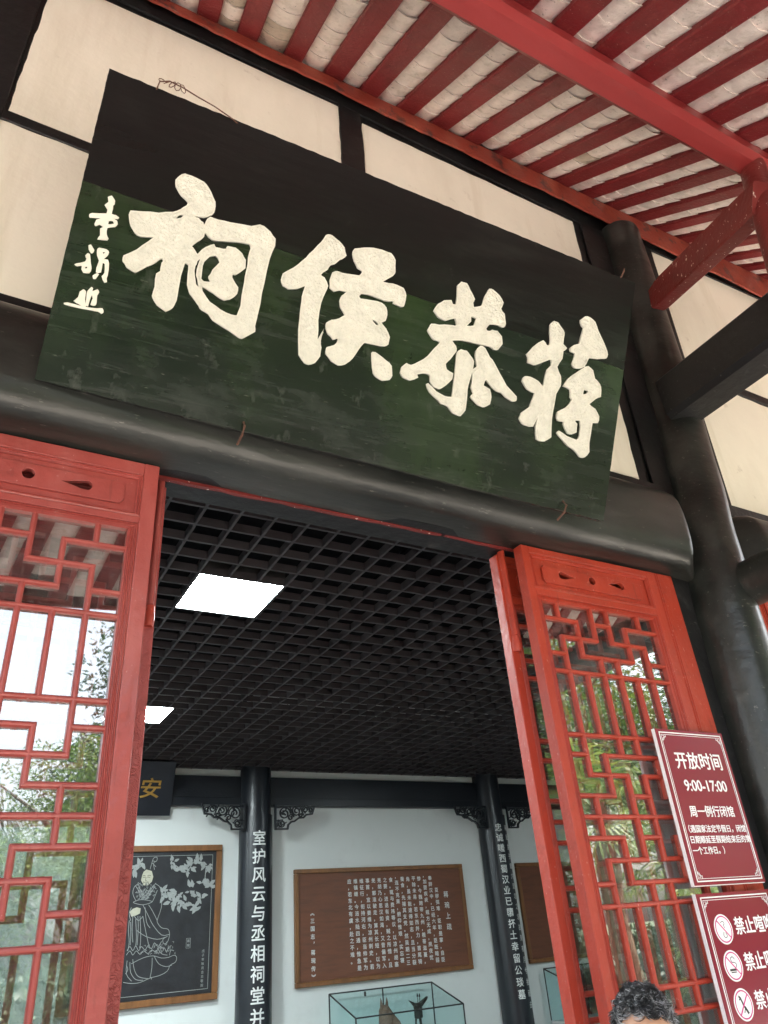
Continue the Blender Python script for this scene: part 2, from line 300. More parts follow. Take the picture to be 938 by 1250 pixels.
DATA={"S":{"ci":[[[[0.279,0.7852],[0.2879,0.805],[0.3023,0.8161],[0.3257,0.819],[0.3567,0.8144],[0.3762,0.8078],[0.3975,0.7866],[0.4167,0.758],[0.4211,0.7301],[0.4162,0.715],[0.4061,0.704],[0.3939,0.6955],[0.3695,0.6907],[0.3569,0.6878],[0.3593,0.6822],[0.3765,0.6804],[0.3915,0.6711],[0.4005,0.6627],[0.403,0.6806],[0.413,0.7001],[0.4409,0.6982],[0.4828,0.7054],[0.5557,0.7181],[0.5829,0.735],[0.5971,0.7349],[0.6241,0.7221],[0.6431,0.7048],[0.6482,0.6785],[0.6374,0.6278],[0.6365,0.5343],[0.636,0.455],[0.6357,0.37],[0.6375,0.3542],[0.6056,0.3217],[0.5941,0.3169],[0.5575,0.3293],[0.4922,0.3504],[0.4734,0.3687],[0.4515,0.3724],[0.4355,0.3862],[0.4236,0.3982],[0.4004,0.4191],[0.3883,0.4436],[0.3822,0.4797],[0.3783,0.5135],[0.363,0.5163],[0.3585,0.4652],[0.3616,0.3778],[0.3554,0.3507],[0.336,0.3318],[0.3042,0.3464],[0.2855,0.3683],[0.287,0.4031],[0.2839,0.4458],[0.294,0.4588],[0.292,0.4769],[0.2965,0.4974],[0.2898,0.5077],[0.275,0.4898],[0.2465,0.461],[0.2186,0.4313],[0.1891,0.4391],[0.1731,0.4569],[0.1737,0.4726],[0.2093,0.5041],[0.2355,0.5429],[0.2552,0.5729],[0.2102,0.5551],[0.189,0.5623],[0.1721,0.5812],[0.1603,0.6112],[0.1644,0.6265],[0.1988,0.6384],[0.2476,0.6526],[0.2903,0.6715],[0.3156,0.6915],[0.3306,0.7115],[0.3337,0.7257],[0.3185,0.736],[0.2978,0.7505],[0.2826,0.7672]],[[0.3032,0.6571],[0.3108,0.6716],[0.3274,0.6779],[0.3218,0.6616],[0.3071,0.6522]],[[0.4057,0.6458],[0.4037,0.6256],[0.3871,0.6034],[0.3724,0.5786],[0.3854,0.5673],[0.3981,0.5545],[0.4099,0.5793],[0.4327,0.6018],[0.4437,0.6078],[0.4512,0.6007],[0.4779,0.6051],[0.4895,0.6092],[0.4905,0.6195],[0.5181,0.6215],[0.5422,0.6105],[0.5564,0.5924],[0.5607,0.5643],[0.5357,0.5327],[0.5239,0.5299],[0.5236,0.5155],[0.5507,0.4888],[0.552,0.4665],[0.5349,0.4427],[0.5156,0.4317],[0.4868,0.4383],[0.4638,0.4467],[0.435,0.455],[0.4372,0.4346],[0.4687,0.4067],[0.5084,0.3908],[0.5495,0.3847],[0.5715,0.3899],[0.575,0.4286],[0.571,0.5121],[0.572,0.5649],[0.5676,0.6095],[0.5704,0.6437],[0.5613,0.657],[0.5187,0.6501],[0.4719,0.6356],[0.4368,0.6267],[0.4203,0.6336]],[[0.4134,0.5534],[0.401,0.5343],[0.3963,0.5134],[0.4012,0.4799],[0.4128,0.4519],[0.4293,0.4383],[0.4217,0.4613],[0.4089,0.4889],[0.4091,0.5178]],[[0.4561,0.5764],[0.4368,0.5663],[0.4223,0.5418],[0.4205,0.5026],[0.4243,0.4782],[0.4351,0.4691],[0.4612,0.4748],[0.4513,0.4939],[0.4584,0.5189],[0.4781,0.5582]]]],"hou":[[[[0.8389,0.7914],[0.8544,0.7872],[0.8767,0.7787],[0.8988,0.763],[0.9112,0.7378],[0.9024,0.7217],[0.8868,0.7102],[0.8782,0.6936],[0.86,0.6813],[0.8521,0.661],[0.8287,0.6314],[0.8475,0.6245],[0.8664,0.6018],[0.8602,0.5735],[0.851,0.53],[0.8543,0.462],[0.8645,0.3937],[0.8695,0.3952],[0.8788,0.4249],[0.8759,0.3914],[0.8822,0.3676],[0.8856,0.3345],[0.8711,0.3058],[0.853,0.2966],[0.8356,0.2983],[0.8115,0.3209],[0.7934,0.4086],[0.7853,0.4856],[0.7813,0.5357],[0.786,0.5786],[0.7577,0.5553],[0.7261,0.5446],[0.7054,0.5502],[0.6955,0.5695],[0.6977,0.5902],[0.7141,0.6056],[0.7466,0.6416],[0.7686,0.6754],[0.7901,0.7121],[0.8141,0.7529],[0.8259,0.7826]]],[[[0.9377,0.7562],[0.9426,0.7716],[0.9771,0.7883],[1.0115,0.8006],[1.0476,0.8058],[1.0853,0.8047],[1.1047,0.7854],[1.1126,0.7426],[1.1063,0.7252],[1.0687,0.6864],[1.0947,0.6868],[1.1312,0.6931],[1.1586,0.6885],[1.1729,0.6659],[1.1733,0.6296],[1.164,0.6182],[1.1317,0.6221],[1.1273,0.6296],[1.0946,0.6207],[1.0636,0.6206],[1.0252,0.6227],[0.997,0.6181],[0.9891,0.6019],[0.9989,0.5915],[1.0426,0.6018],[1.0824,0.6029],[1.1031,0.5918],[1.1119,0.5677],[1.109,0.5429],[1.0895,0.532],[1.1178,0.5129],[1.1353,0.4856],[1.1358,0.459],[1.1239,0.4466],[1.0968,0.4431],[1.0427,0.4395],[1.025,0.405],[1.0087,0.3652],[0.9847,0.3351],[0.9629,0.3258],[0.9326,0.3313],[0.9082,0.3527],[0.9057,0.3748],[0.9333,0.3888],[0.944,0.4094],[0.9414,0.4231],[0.9255,0.4141],[0.9025,0.4283],[0.89,0.4474],[0.8896,0.4646],[0.9046,0.478],[0.9312,0.4922],[0.9552,0.5156],[0.9312,0.5388],[0.9215,0.5648],[0.933,0.592],[0.9462,0.607],[0.9161,0.6027],[0.8946,0.592],[0.8784,0.6],[0.8715,0.6268],[0.8767,0.655],[0.8925,0.6646],[0.9275,0.6678],[0.9785,0.6771],[0.9901,0.7031],[0.9678,0.709],[0.9486,0.7303]],[[1.0534,0.5281],[1.0646,0.5335],[1.0844,0.5262],[1.0897,0.5142],[1.0763,0.5135]]],[[[1.0821,0.4074],[1.1034,0.4079],[1.1233,0.4003],[1.1402,0.3924],[1.1657,0.3791],[1.1724,0.3427],[1.1649,0.3259],[1.142,0.3164],[1.1195,0.3217],[1.1002,0.3337],[1.0942,0.3525]]]],"gong":[[[[1.3954,0.7938],[1.419,0.7978],[1.4367,0.7781],[1.4627,0.7482],[1.4584,0.7289],[1.4665,0.7126],[1.495,0.7242],[1.5055,0.7384],[1.5119,0.7765],[1.523,0.8071],[1.5389,0.8107],[1.5713,0.7962],[1.5941,0.7734],[1.5869,0.7458],[1.6066,0.7291],[1.6199,0.6912],[1.6123,0.6769],[1.5887,0.6783],[1.547,0.6712],[1.5353,0.6437],[1.5455,0.635],[1.5647,0.6451],[1.5874,0.648],[1.6098,0.6341],[1.6192,0.607],[1.6032,0.5771],[1.587,0.5746],[1.5663,0.5802],[1.5116,0.5755],[1.4359,0.5676],[1.3934,0.551],[1.4155,0.5334],[1.4201,0.5145],[1.4011,0.48],[1.3844,0.452],[1.3925,0.4313],[1.4209,0.4223],[1.4214,0.4023],[1.4018,0.3727],[1.378,0.3501],[1.3531,0.3516],[1.3358,0.3695],[1.3323,0.3884],[1.321,0.3937],[1.2972,0.3908],[1.272,0.3796],[1.279,0.3675],[1.2477,0.3485],[1.2205,0.3509],[1.2075,0.3667],[1.2108,0.3873],[1.2253,0.4055],[1.2432,0.4051],[1.2727,0.425],[1.3086,0.4611],[1.3294,0.4988],[1.3511,0.5323],[1.323,0.5341],[1.3037,0.5454],[1.2904,0.5613],[1.298,0.5867],[1.3305,0.5952],[1.3781,0.6079],[1.4027,0.611],[1.4068,0.6239],[1.3951,0.6465],[1.3575,0.6247],[1.3247,0.627],[1.3027,0.646],[1.3128,0.6754],[1.3371,0.6961],[1.3652,0.7072],[1.3739,0.6942],[1.3904,0.6978],[1.3898,0.7359],[1.3841,0.7782]],[[1.4582,0.6756],[1.488,0.6721],[1.4822,0.6389],[1.4445,0.627],[1.464,0.6538]]],[[[1.4422,0.5252],[1.4653,0.5281],[1.4871,0.5141],[1.505,0.4961],[1.5017,0.4571],[1.4988,0.4126],[1.4955,0.377],[1.5004,0.3322],[1.5006,0.2949],[1.4862,0.2693],[1.4512,0.272],[1.4257,0.292],[1.3971,0.2956],[1.3697,0.3109],[1.339,0.3279],[1.3242,0.3521],[1.3314,0.3529],[1.3658,0.3325],[1.4043,0.3244],[1.4377,0.3295],[1.4381,0.3726],[1.4344,0.4176],[1.4333,0.4692],[1.4283,0.5111]]],[[[1.5259,0.568],[1.5462,0.5641],[1.5713,0.5332],[1.5972,0.5172],[1.6267,0.4813],[1.6668,0.4423],[1.7196,0.4095],[1.7211,0.3932],[1.7065,0.3881],[1.6745,0.3983],[1.6527,0.4088],[1.6294,0.4095],[1.6046,0.4191],[1.5704,0.4457],[1.5631,0.4133],[1.5941,0.4044],[1.6065,0.3785],[1.6039,0.3486],[1.581,0.3308],[1.5548,0.3325],[1.5175,0.3541],[1.5298,0.372],[1.5149,0.394],[1.5131,0.44],[1.5061,0.4613],[1.5282,0.4823],[1.5135,0.5102],[1.5106,0.5445]]]],"jiang":[[[[1.8325,0.7567],[1.8453,0.7746],[1.8647,0.7725],[1.8975,0.7494],[1.9045,0.7349],[1.9053,0.6919],[1.9252,0.6802],[1.9091,0.6615],[1.9114,0.6291],[1.8899,0.5871],[1.9159,0.5535],[1.9225,0.5143],[1.9058,0.4742],[1.9027,0.4002],[1.905,0.3308],[1.9109,0.2893],[1.8822,0.2635],[1.8483,0.263],[1.8354,0.3129],[1.8367,0.3666],[1.8182,0.3128],[1.7946,0.3077],[1.7667,0.3112],[1.7533,0.3288],[1.7597,0.3516],[1.7931,0.3871],[1.7996,0.4209],[1.8081,0.45],[1.7691,0.4553],[1.7397,0.4845],[1.7455,0.5038],[1.7724,0.5072],[1.8138,0.5001],[1.8417,0.4819],[1.8455,0.5144],[1.8495,0.5644],[1.8677,0.5872],[1.8612,0.6143],[1.8259,0.593],[1.7836,0.567],[1.7528,0.5677],[1.7529,0.585],[1.7432,0.5983],[1.7683,0.6384],[1.8082,0.6777],[1.8267,0.6614],[1.8436,0.6655],[1.8432,0.694]]],[[[1.9794,0.8228],[1.996,0.8422],[2.0218,0.8459],[2.0505,0.834],[2.0691,0.8029],[2.1018,0.7675],[2.1232,0.7399],[2.1373,0.7157],[2.1304,0.6967],[2.0952,0.6851],[2.0438,0.6739],[2.0325,0.6425],[2.028,0.6301],[2.0104,0.6177],[1.9821,0.6111],[1.9683,0.6238],[1.975,0.6729],[1.9521,0.6744],[1.9468,0.6867],[1.9603,0.702],[1.9895,0.7153],[1.9914,0.7506],[2.0004,0.7956],[1.9861,0.8024]]],[[[2.0471,0.6339],[2.072,0.6233],[2.0892,0.5918],[2.1169,0.5744],[2.1277,0.5494],[2.1284,0.5243],[2.1047,0.5067],[2.0738,0.4734],[2.1121,0.4615],[2.1353,0.4342],[2.1343,0.4073],[2.1055,0.4016],[2.1049,0.3655],[2.1042,0.3104],[2.1091,0.2732],[2.0919,0.2463],[2.0701,0.241],[2.0402,0.2647],[2.0068,0.2728],[1.9713,0.2937],[1.9414,0.3131],[1.9473,0.3227],[1.9879,0.3087],[2.0429,0.3062],[2.055,0.331],[2.0551,0.3693],[2.0455,0.3953],[2.0163,0.3877],[2.0285,0.3734],[2.0307,0.3412],[2.0103,0.3278],[1.9912,0.3268],[1.9717,0.3479],[1.965,0.3689],[1.9369,0.366],[1.9264,0.3903],[1.9333,0.4057],[1.9677,0.4284],[1.9927,0.4707],[1.9831,0.4818],[1.976,0.5128],[1.9396,0.5191],[1.9566,0.5513],[1.9923,0.5892],[2.0262,0.6211]],[[2.0398,0.5316],[2.0673,0.5326],[2.0605,0.514],[2.0377,0.505]]]],"sig":[[[[0.0857,0.6513],[0.0958,0.659],[0.1076,0.6467],[0.1088,0.6359],[0.105,0.6306],[0.1078,0.6168],[0.1074,0.5998],[0.1213,0.6002],[0.1304,0.5962],[0.1291,0.5912],[0.1141,0.5863],[0.1265,0.5827],[0.1318,0.5735],[0.1258,0.562],[0.1035,0.5499],[0.1066,0.5269],[0.1141,0.5148],[0.1119,0.5095],[0.084,0.5019],[0.089,0.5167],[0.0844,0.539],[0.0923,0.5483],[0.0785,0.5517],[0.0688,0.5432],[0.0645,0.5482],[0.0677,0.5642],[0.0806,0.5729],[0.074,0.5733],[0.0466,0.5643],[0.0431,0.5733],[0.0497,0.5803],[0.0924,0.5952],[0.0925,0.6109],[0.082,0.6218],[0.0905,0.6363]],[[0.1034,0.5741],[0.1159,0.578],[0.1221,0.5718],[0.1121,0.5642],[0.1044,0.5613]]],[[[0.0626,0.4721],[0.0681,0.4766],[0.0815,0.4624],[0.0793,0.4536],[0.0744,0.4496],[0.065,0.4602]]],[[[0.0603,0.4365],[0.065,0.4448],[0.0724,0.4437],[0.0804,0.4144],[0.086,0.3981],[0.0827,0.3832],[0.0658,0.3794],[0.0581,0.3885],[0.0565,0.4006],[0.0436,0.3935],[0.0359,0.3969],[0.0489,0.4063],[0.0631,0.4156],[0.0655,0.4274]],[[0.0662,0.4004],[0.0723,0.4024],[0.0737,0.3956],[0.0679,0.3926]]],[[[0.0899,0.4655],[0.0946,0.4745],[0.117,0.477],[0.1255,0.4709],[0.1216,0.4547],[0.1115,0.4401],[0.1269,0.4448],[0.1334,0.433],[0.1375,0.394],[0.1362,0.3807],[0.1387,0.3725],[0.1331,0.3676],[0.1214,0.3848],[0.1269,0.3977],[0.122,0.4291],[0.1136,0.4298],[0.1155,0.3974],[0.1018,0.3926],[0.1004,0.4069],[0.1031,0.4334],[0.0935,0.4484]],[[0.1062,0.4657],[0.1162,0.4683],[0.111,0.4583]]],[[[0.0946,0.3774],[0.1056,0.3897],[0.1108,0.3885],[0.1047,0.3711],[0.0985,0.3697]]],[[[0.0582,0.2783],[0.0676,0.2941],[0.0686,0.3124],[0.0773,0.3244],[0.0853,0.3198],[0.0876,0.2935],[0.0961,0.2729],[0.0856,0.2694],[0.0719,0.2739]]],[[[0.091,0.3018],[0.0904,0.3234],[0.0982,0.3397],[0.103,0.3367],[0.1028,0.3257],[0.118,0.3381],[0.1229,0.3306],[0.1198,0.3186],[0.1231,0.298],[0.1213,0.2836],[0.1086,0.2823],[0.1104,0.3047],[0.1045,0.3172],[0.102,0.2983],[0.1006,0.2743],[0.095,0.2779]]],[[[0.0315,0.2624],[0.0415,0.2675],[0.0889,0.2687],[0.1295,0.2754],[0.1445,0.2813],[0.15,0.2704],[0.145,0.2634],[0.1344,0.2672],[0.0997,0.2632],[0.0684,0.2602],[0.0353,0.2591]]]]},"o":[-0.0024063547969180683,2.0277701874141494,1.5985468252180581],"R":[[0.995734,0.090125,0.019785],[-0.071624,0.890124,-0.450056],[-0.058173,0.446719,0.892781]],"W":2.2413000000000003,"H":1.0843645880120274,"lines":[[[2.412,0.779],[2.467,0.738],[2.491,0.645],[2.497,0.523],[2.467,0.419],[2.462,0.375],[2.517,0.313],[2.595,0.293],[2.616,0.233],[2.596,0.161],[2.555,0.149],[2.543,0.194],[2.592,0.22]],[[2.279,0.563],[2.356,0.44],[2.414,0.348],[2.523,0.239],[2.615,0.24]],[[2.237,0.3],[2.341,0.236],[2.476,0.198],[2.575,0.214]],[[2.177,0.764],[2.271,0.654],[2.324,0.622]],[[2.411,0.787],[2.35,0.712],[2.274,0.624]],[[2.205,0.733],[2.239,0.64],[2.215,0.626]],[[2.22,0.747],[2.296,0.653],[2.356,0.742]],[[2.405,0.756],[2.338,0.651],[2.299,0.615]],[[2.233,0.793],[2.169,0.765],[2.151,0.689],[2.192,0.612]],[[2.168,0.598],[2.241,0.618],[2.342,0.606],[2.381,0.586],[2.279,0.563],[2.178,0.586],[2.168,0.598]],[[2.346,0.56],[2.393,0.498],[2.442,0.421],[2.461,0.39]],[[2.307,0.532],[2.337,0.382],[2.383,0.32]],[[2.435,0.709],[2.407,0.633],[2.386,0.589]],[[2.138,0.408],[2.14,0.306],[2.159,0.19],[2.152,0.105]],[[2.174,0.45],[2.179,0.318],[2.2,0.187]],[[2.21,0.418],[2.235,0.242],[2.236,0.142]],[[2.257,0.445],[2.284,0.239],[2.286,0.124]],[[2.29,0.444],[2.325,0.324],[2.382,0.146]],[[2.232,0.447],[2.248,0.328],[2.251,0.155]],[[2.155,0.392],[2.171,0.246],[2.173,0.16]],[[2.144,0.106],[2.172,0.146],[2.208,0.101],[2.236,0.149],[2.273,0.097],[2.301,0.137],[2.345,0.099],[2.374,0.14],[2.418,0.108],[2.446,0.164],[2.491,0.125],[2.528,0.173]],[[2.14,0.064],[2.176,0.103],[2.212,0.059],[2.248,0.098],[2.292,0.06],[2.33,0.093],[2.381,0.061],[2.419,0.094],[2.47,0.076],[2.516,0.123],[2.56,0.091]],[[2.552,0.077],[2.567,0.105],[2.595,0.06],[2.609,0.102]],[[2.484,0.111],[2.538,0.049],[2.606,0.03]],[[2.631,0.029],[2.644,0.078],[2.678,0.068]],[[2.624,0.007],[2.69,0.024],[2.717,-0.006],[2.703,-0.048],[2.647,-0.073],[2.618,-0.127],[2.538,-0.163],[2.426,-0.181],[2.317,-0.214],[2.223,-0.216],[2.135,-0.198]],[[2.624,0.007],[2.541,0.006],[2.441,0.035],[2.328,0.022],[2.204,-0.025]],[[2.434,0.014],[2.438,-0.085],[2.426,-0.181]],[[2.216,0.016],[2.242,-0.083],[2.296,-0.157],[2.411,-0.187]],[[2.187,-0.01],[2.204,-0.108],[2.267,-0.182],[2.348,-0.195]],[[2.154,0.007],[2.158,-0.118],[2.221,-0.192]],[[2.458,0.027],[2.513,-0.048],[2.598,-0.083],[2.663,-0.074]],[[2.426,-0.181],[2.445,-0.176],[2.44,-0.194]],[[2.33,0.942],[2.345,1.008],[2.363,1.063],[2.402,1.071],[2.402,1.031],[2.367,1.008],[2.382,0.936]],[[2.35,1.008],[2.397,0.967]],[[2.357,1.032],[2.392,1.023]],[[2.15,-0.035],[2.17,-0.078],[2.15,-0.117]],[[2.149,0.54],[2.13,0.481],[2.154,0.407]],[[2.191,0.449],[2.244,0.402],[2.29,0.444]]],"face":[[2.288,0.939],[2.256,0.916],[2.242,0.878],[2.234,0.824],[2.249,0.8],[2.269,0.769],[2.32,0.767],[2.362,0.804],[2.375,0.858],[2.352,0.921]],"hand":[[2.134,0.496],[2.167,0.527],[2.212,0.54],[2.257,0.527],[2.254,0.475],[2.206,0.455],[2.158,0.447]],"leafs":[[2.586,1.002],[2.687,0.944],[2.804,0.924],[2.845,0.996],[2.926,1.01],[3.02,0.951],[3.01,0.798],[3.058,0.748],[2.588,0.61],[2.679,0.668],[2.661,0.561],[2.757,0.556],[2.853,0.708],[2.9,0.503],[2.948,0.61],[2.197,0.996],[2.159,0.95],[2.523,0.674]]}
# ================================================================ SETTING
GZ = -H
gm = MB(); gm.add([(-300, -300, GZ), (300, -300, GZ), (300, 300, GZ), (-300, 300, GZ)], [(0, 1, 2, 3)])
obj('ground', gm, M['grass'], kind='structure')
pv = obj('courtyard_paving', MB().box(-30, 34, -5.2, 2.0, GZ-.1, GZ+.02), M['paving'], kind='structure')
# the nearest slabs of the courtyard are separate stones
k = 0
for i in range(10):
    for j in range(5):
        x = -1.6+i*.6; y = -1.2+j*.6
        if j % 2: x += .3
        obj('paving_slab', MB().box(x+.004, x+.596, y+.004, y+.596, GZ+.02, GZ+.045+random.uniform(0, .004)), M['paving'], pv, bevel=.003)
st = obj('hall_floor', MB().box(-9, 13, 2.0, 10.2, GZ-.1, GZ+.12), M['floor_in'], kind='structure')
obj('stone_sill', MB().box(-9, 13, 1.75, 2.0, GZ-.1, GZ+.115), M['stone'], st, bevel=.01)

# ================================================================ FACADE WALL
fw = thing('facade_wall', 'cream plastered front wall of the hall framed by black timber posts, above the lintel', 'wall', (0, 2.3, GZ))
def jag(pts, step=.05, amp=.0035, sd=1):
    """closed outline with a hand-painted wavering edge"""
    rnd = random.Random(sd); out = []
    for a, b in zip(pts, pts[1:]+pts[:1]):
        d = math.dist(a, b); n = max(2, int(d/step)); nx, nz = -(b[1]-a[1])/d, (b[0]-a[0])/d; w0 = 0
        for i in range(n):
            t = i/n; w0 = .6*w0+rnd.uniform(-amp, amp)
            out.append((a[0]+(b[0]-a[0])*t+nx*w0, a[1]+(b[1]-a[1])*t+nz*w0))
    return out
obj('backing_boards', MB().box(-9, 13, 2.215, 2.40, 1.5, 5.3), M['black_paint'], fw)
panels = [[(-.31, 3.085), (1.255, 3.085), (1.272, 4.305), (-.295, 4.235)],
          [(1.41, 3.085), (3.06, 3.085), (3.115, 4.29), (1.425, 4.25)],
          [(-.36, 2.03), (1.25, 2.03), (1.25, 3.01), (-.33, 3.01)],
          [(1.41, 2.06), (3.01, 2.085), (3.05, 3.01), (1.41, 3.01)],
          [(3.845, 3.20), (5.55, 3.20), (5.66, 4.52), (3.955, 4.405)],
          [(3.765, 2.05), (5.45, 2.07), (5.54, 3.12), (3.84, 3.12)],
          [(5.75, 2.05), (7.6, 2.05), (7.7, 3.12), (5.8, 3.12)], [(5.85, 3.2), (7.7, 3.2), (7.8, 4.55), (5.9, 4.52)],
          [(-2.9, 3.085), (-1.35, 3.085), (-1.35, 4.2), (-2.9, 4.15)], [(-2.9, 2.05), (-1.35, 2.05), (-1.35, 3.01), (-2.9, 3.01)],
          [(-4.6, 3.085), (-3.05, 3.085), (-3.05, 4.1), (-4.6, 4.05)], [(-4.6, 2.05), (-3.05, 2.05), (-3.05, 3.01), (-4.6, 3.01)]]
for i, p in enumerate(panels):
    o = obj('plaster_panel', MB().prism([(x, 2.209, z) for x, z in jag(p, sd=i)], (0, .05, 0)), M['plaster'], fw)
# posts and rails stand just proud of the plaster
for x0, x1, dx, z0, z1 in ((1.268, 1.412, .0, 2.0, 4.34), (-.80, -.335, .02, 2.0, 4.25), (3.10, 3.34, .085, 2.0, 4.42), (3.62, 3.765, .17, 2.0, 4.5), (5.56, 5.75, .12, 2.0, 4.6), (-3.04, -2.91, 0, 2, 4.3)):
    obj('timber_post', MB().prism([(x0, 2.197, z0), (x1, 2.197, z0), (x1+dx, 2.197, z1), (x0+dx, 2.197, z1)], (0, .012, 0)), M['black_paint'], fw, bevel=.003)
for x0, x1, z0, z1 in ((-.335, 1.268, 3.01, 3.075), (1.412, 3.14, 3.01, 3.075), (3.80, 5.6, 3.125, 3.205), (-2.91, -.80, 3.01, 3.075), (5.75, 8, 3.12, 3.2)):
    obj('timber_rail', MB().box(x0, x1, 2.200, 2.209, z0, z1), M['black_paint'], fw, bevel=.003)
for x0, x1, z0, z1 in ((-.80, 3.13, 1.985, 2.045), (3.66, 8, 1.965, 2.055)):
    obj('timber_rail', MB().box(x0, x1, 2.165, 2.20, z0, z1), M['black_paint'], fw, bevel=.006)
obj('head_board', MB().box(-3.6, 9.6, 2.196, 2.2105, 4.30, 5.0) if False else MB().prism([(-3.6, 2.196, 4.20), (1.3, 2.196, 4.315), (3.1, 2.196, 4.30), (3.9, 2.196, 4.40), (9.6, 2.196, 4.72), (9.6, 2.196, 5.4), (-3.6, 2.196, 5.0)], (0, .012, 0)), M['black_paint'], fw)
for x0, x1 in ((3.032, 3.3), (-1.1, -.532), (3.3, 3.61)):
    obj('infill_board', MB().box(x0, x1, 2.225, 2.26, GZ+.12, 1.55), M['black_paint'], fw)
# body of the wall beside the doors
obj('side_wall', MB().box(-9, -1.0, 2.26, 2.42, GZ, 1.5), M['white_wall'], fw)
obj('side_wall', MB().box(6.6, 13, 2.26, 2.42, GZ, 1.5), M['white_wall'], fw)

# lintel beams: rounded timber logs dressed flat below
def lintel(x0, x1, label, dz=0, cut=0):
    prof = [(2.262, 1.50), (2.125, 1.494), (2.095, 1.502), (2.068, 1.528), (2.050, 1.570), (2.040, 1.63), (2.036, 1.71), (2.037, 1.79), (2.045, 1.855), (2.064, 1.905), (2.095, 1.94), (2.15, 1.96), (2.262, 1.965)]
    rings = []
    n = 160
    for i in range(n+1):
        t = i/n; x = x0+(x1-x0)*t; s = 1.0
        e = min(t, 1-t)*(x1-x0)
        sy = 1.0
        if e < .15: sy = .35+.65*e/.15
        wob = .003*math.sin(x*5.1)+.002*math.sin(x*13)
        rings.append([(x, 2.262+(y-2.262)*sy+(wob if y < 2.2 else 0), 1.73+(z-1.73)*s+dz+wob) for y, z in prof])
    b = thing('lintel_beam', label, 'beam', ((x0+x1)/2, 2.15, 1.73))
    obj('beam_log', MB().loft(rings), M['beam_paint'], b, smooth=True)
    xs = [x0+.1+i*(x1-x0-.2)/60 for i in range(61)]; rr = random.Random(3)
    up = [(x, 2.268, 1.5+dz) for x in xs]; lo = [(x, 2.268, 1.497+dz-.007*rr.random()-.004*math.sin(x*3)) for x in xs]
    obj('red_edge_strip', MB().prism(lo+up[::-1], (0, .018, 0)), M['brace'], b, label='ragged red painted edge under the black beam')
    return b
lintel(-.72, 3.20, 'long rounded black lintel beam under the calligraphy board, over the open doorway')
lintel(3.55, 8.2, 'black lintel beam of the next bay, right of the big round column', .0)

# round columns
def column(prof, label):
    zs = [p[0] for p in prof]
    def ev_(z, k):
        for p, q in zip(prof, prof[1:]):
            if z <= q[0]: t = (z-p[0])/(q[0]-p[0]); t = t*t*(3-2*t) if p is not prof[0] else t; return p[k]+(q[k]-p[k])*t
        return prof[-1][k]
    x, r = prof[0][1], prof[0][2]; z1 = prof[-1][0]
    c = thing('round_column', label, 'column', (x, 2.2, GZ))
    rings = []; rc = random.Random(2)
    for i in range(61):
        t = i/60; z = GZ+.12+t*(z1-GZ-.12); xc, rr = ev_(z, 1), ev_(z, 2)
        rings.append([(xc+(rr+.0016*math.sin(3*a+z*2.2)+.0012*math.sin(7*a-z*5))*math.cos(a), 2.2+rr*math.sin(a), z) for a in [2*math.pi*k/48 for k in range(48)]])
    obj('shaft', MB().loft(rings), M['beam_paint'], c, smooth=True)
    xt, rt = prof[-1][1], prof[-1][2]
    top = [[(xt+q*rt*math.cos(a), 2.2+q*rt*math.sin(a), z1+h) for a in [2*math.pi*k/24 for k in range(24)]] for q, h in ((.99, 0), (.93, .018), (.6, .03))]
    obj('column_head', MB().loft(top), M['black_paint'], c, smooth=True)
    base = [[(x+q*r*math.cos(a), 2.2+q*r*math.sin(a), GZ+h) for a in [2*math.pi*k/32 for k in range(32)]] for q, h in ((1.35, .02), (1.6, .1), (1.5, .18), (1.1, .2))]
    obj('stone_base', MB().loft(base), M['stone'], c, smooth=True)
CP = [(GZ, 3.29, .186), (.8, 3.312, .181), (1.3, 3.335, .178), (1.7, 3.375, .172), (2.15, 3.435, .168), (2.7, 3.49, .163), (4.34, 3.555, .156)]
column(CP, 'thick glossy black round column right of the red door with the two signs')
column([(z-.1 if z > 3 else z, 2.5-x_*1.0, r_) for z, x_, r_ in CP], 'thick black round column left of the left red door, mostly out of view')
column([(z+.2 if z > 3 else z, x_+5.0, r_) for z, x_, r_ in CP], 'black round column at the far right end of the next bay')

# cantilever beam out of the column, round tie beam below it
def slanted(name, label, cat, p0, p1, w0, h0, m, rnd=False, taper=1.0):
    p0 = Vector(p0); p1 = Vector(p1); d = (p1-p0); n = 10; rings = []
    side = Vector((1, 0, 0)); upv = Vector((0, 0, 1))
    for i in range(n+1):
        t = i/n; c = p0+d*t; s = 1+(taper-1)*t
        if rnd: rings.append([c+side*math.cos(a)*w0/2*s+upv*math.sin(a)*h0/2*s for a in [2*math.pi*k/28 for k in range(28)]])
        else:
            ww, hh, b = w0/2*s, h0/2*s, min(w0, h0)*.12
            rings.append([c+side*x+upv*z for x, z in ((-ww+b, -hh), (ww-b, -hh), (ww, -hh+b), (ww, hh-b), (ww-b, hh), (-ww+b, hh), (-ww, hh-b), (-ww, -hh+b))])
    o = obj(name, MB().loft(rings), m, smooth=True, origin=p0)
    return tag(o, label, cat)
slanted('cantilever_beam', 'square black beam jutting out of the big column towards the courtyard under the eaves', 'beam', (3.415, 2.11, 2.675), (3.415, -.45, 2.675), .245, .30, M['black_paint'])
slanted('tie_beam', 'short round black beam end butting into the big column, below the square beam', 'beam', (3.42, 2.10, 1.445), (3.42, -.45, 1.445), .235, .235, M['beam_paint'], rnd=True)

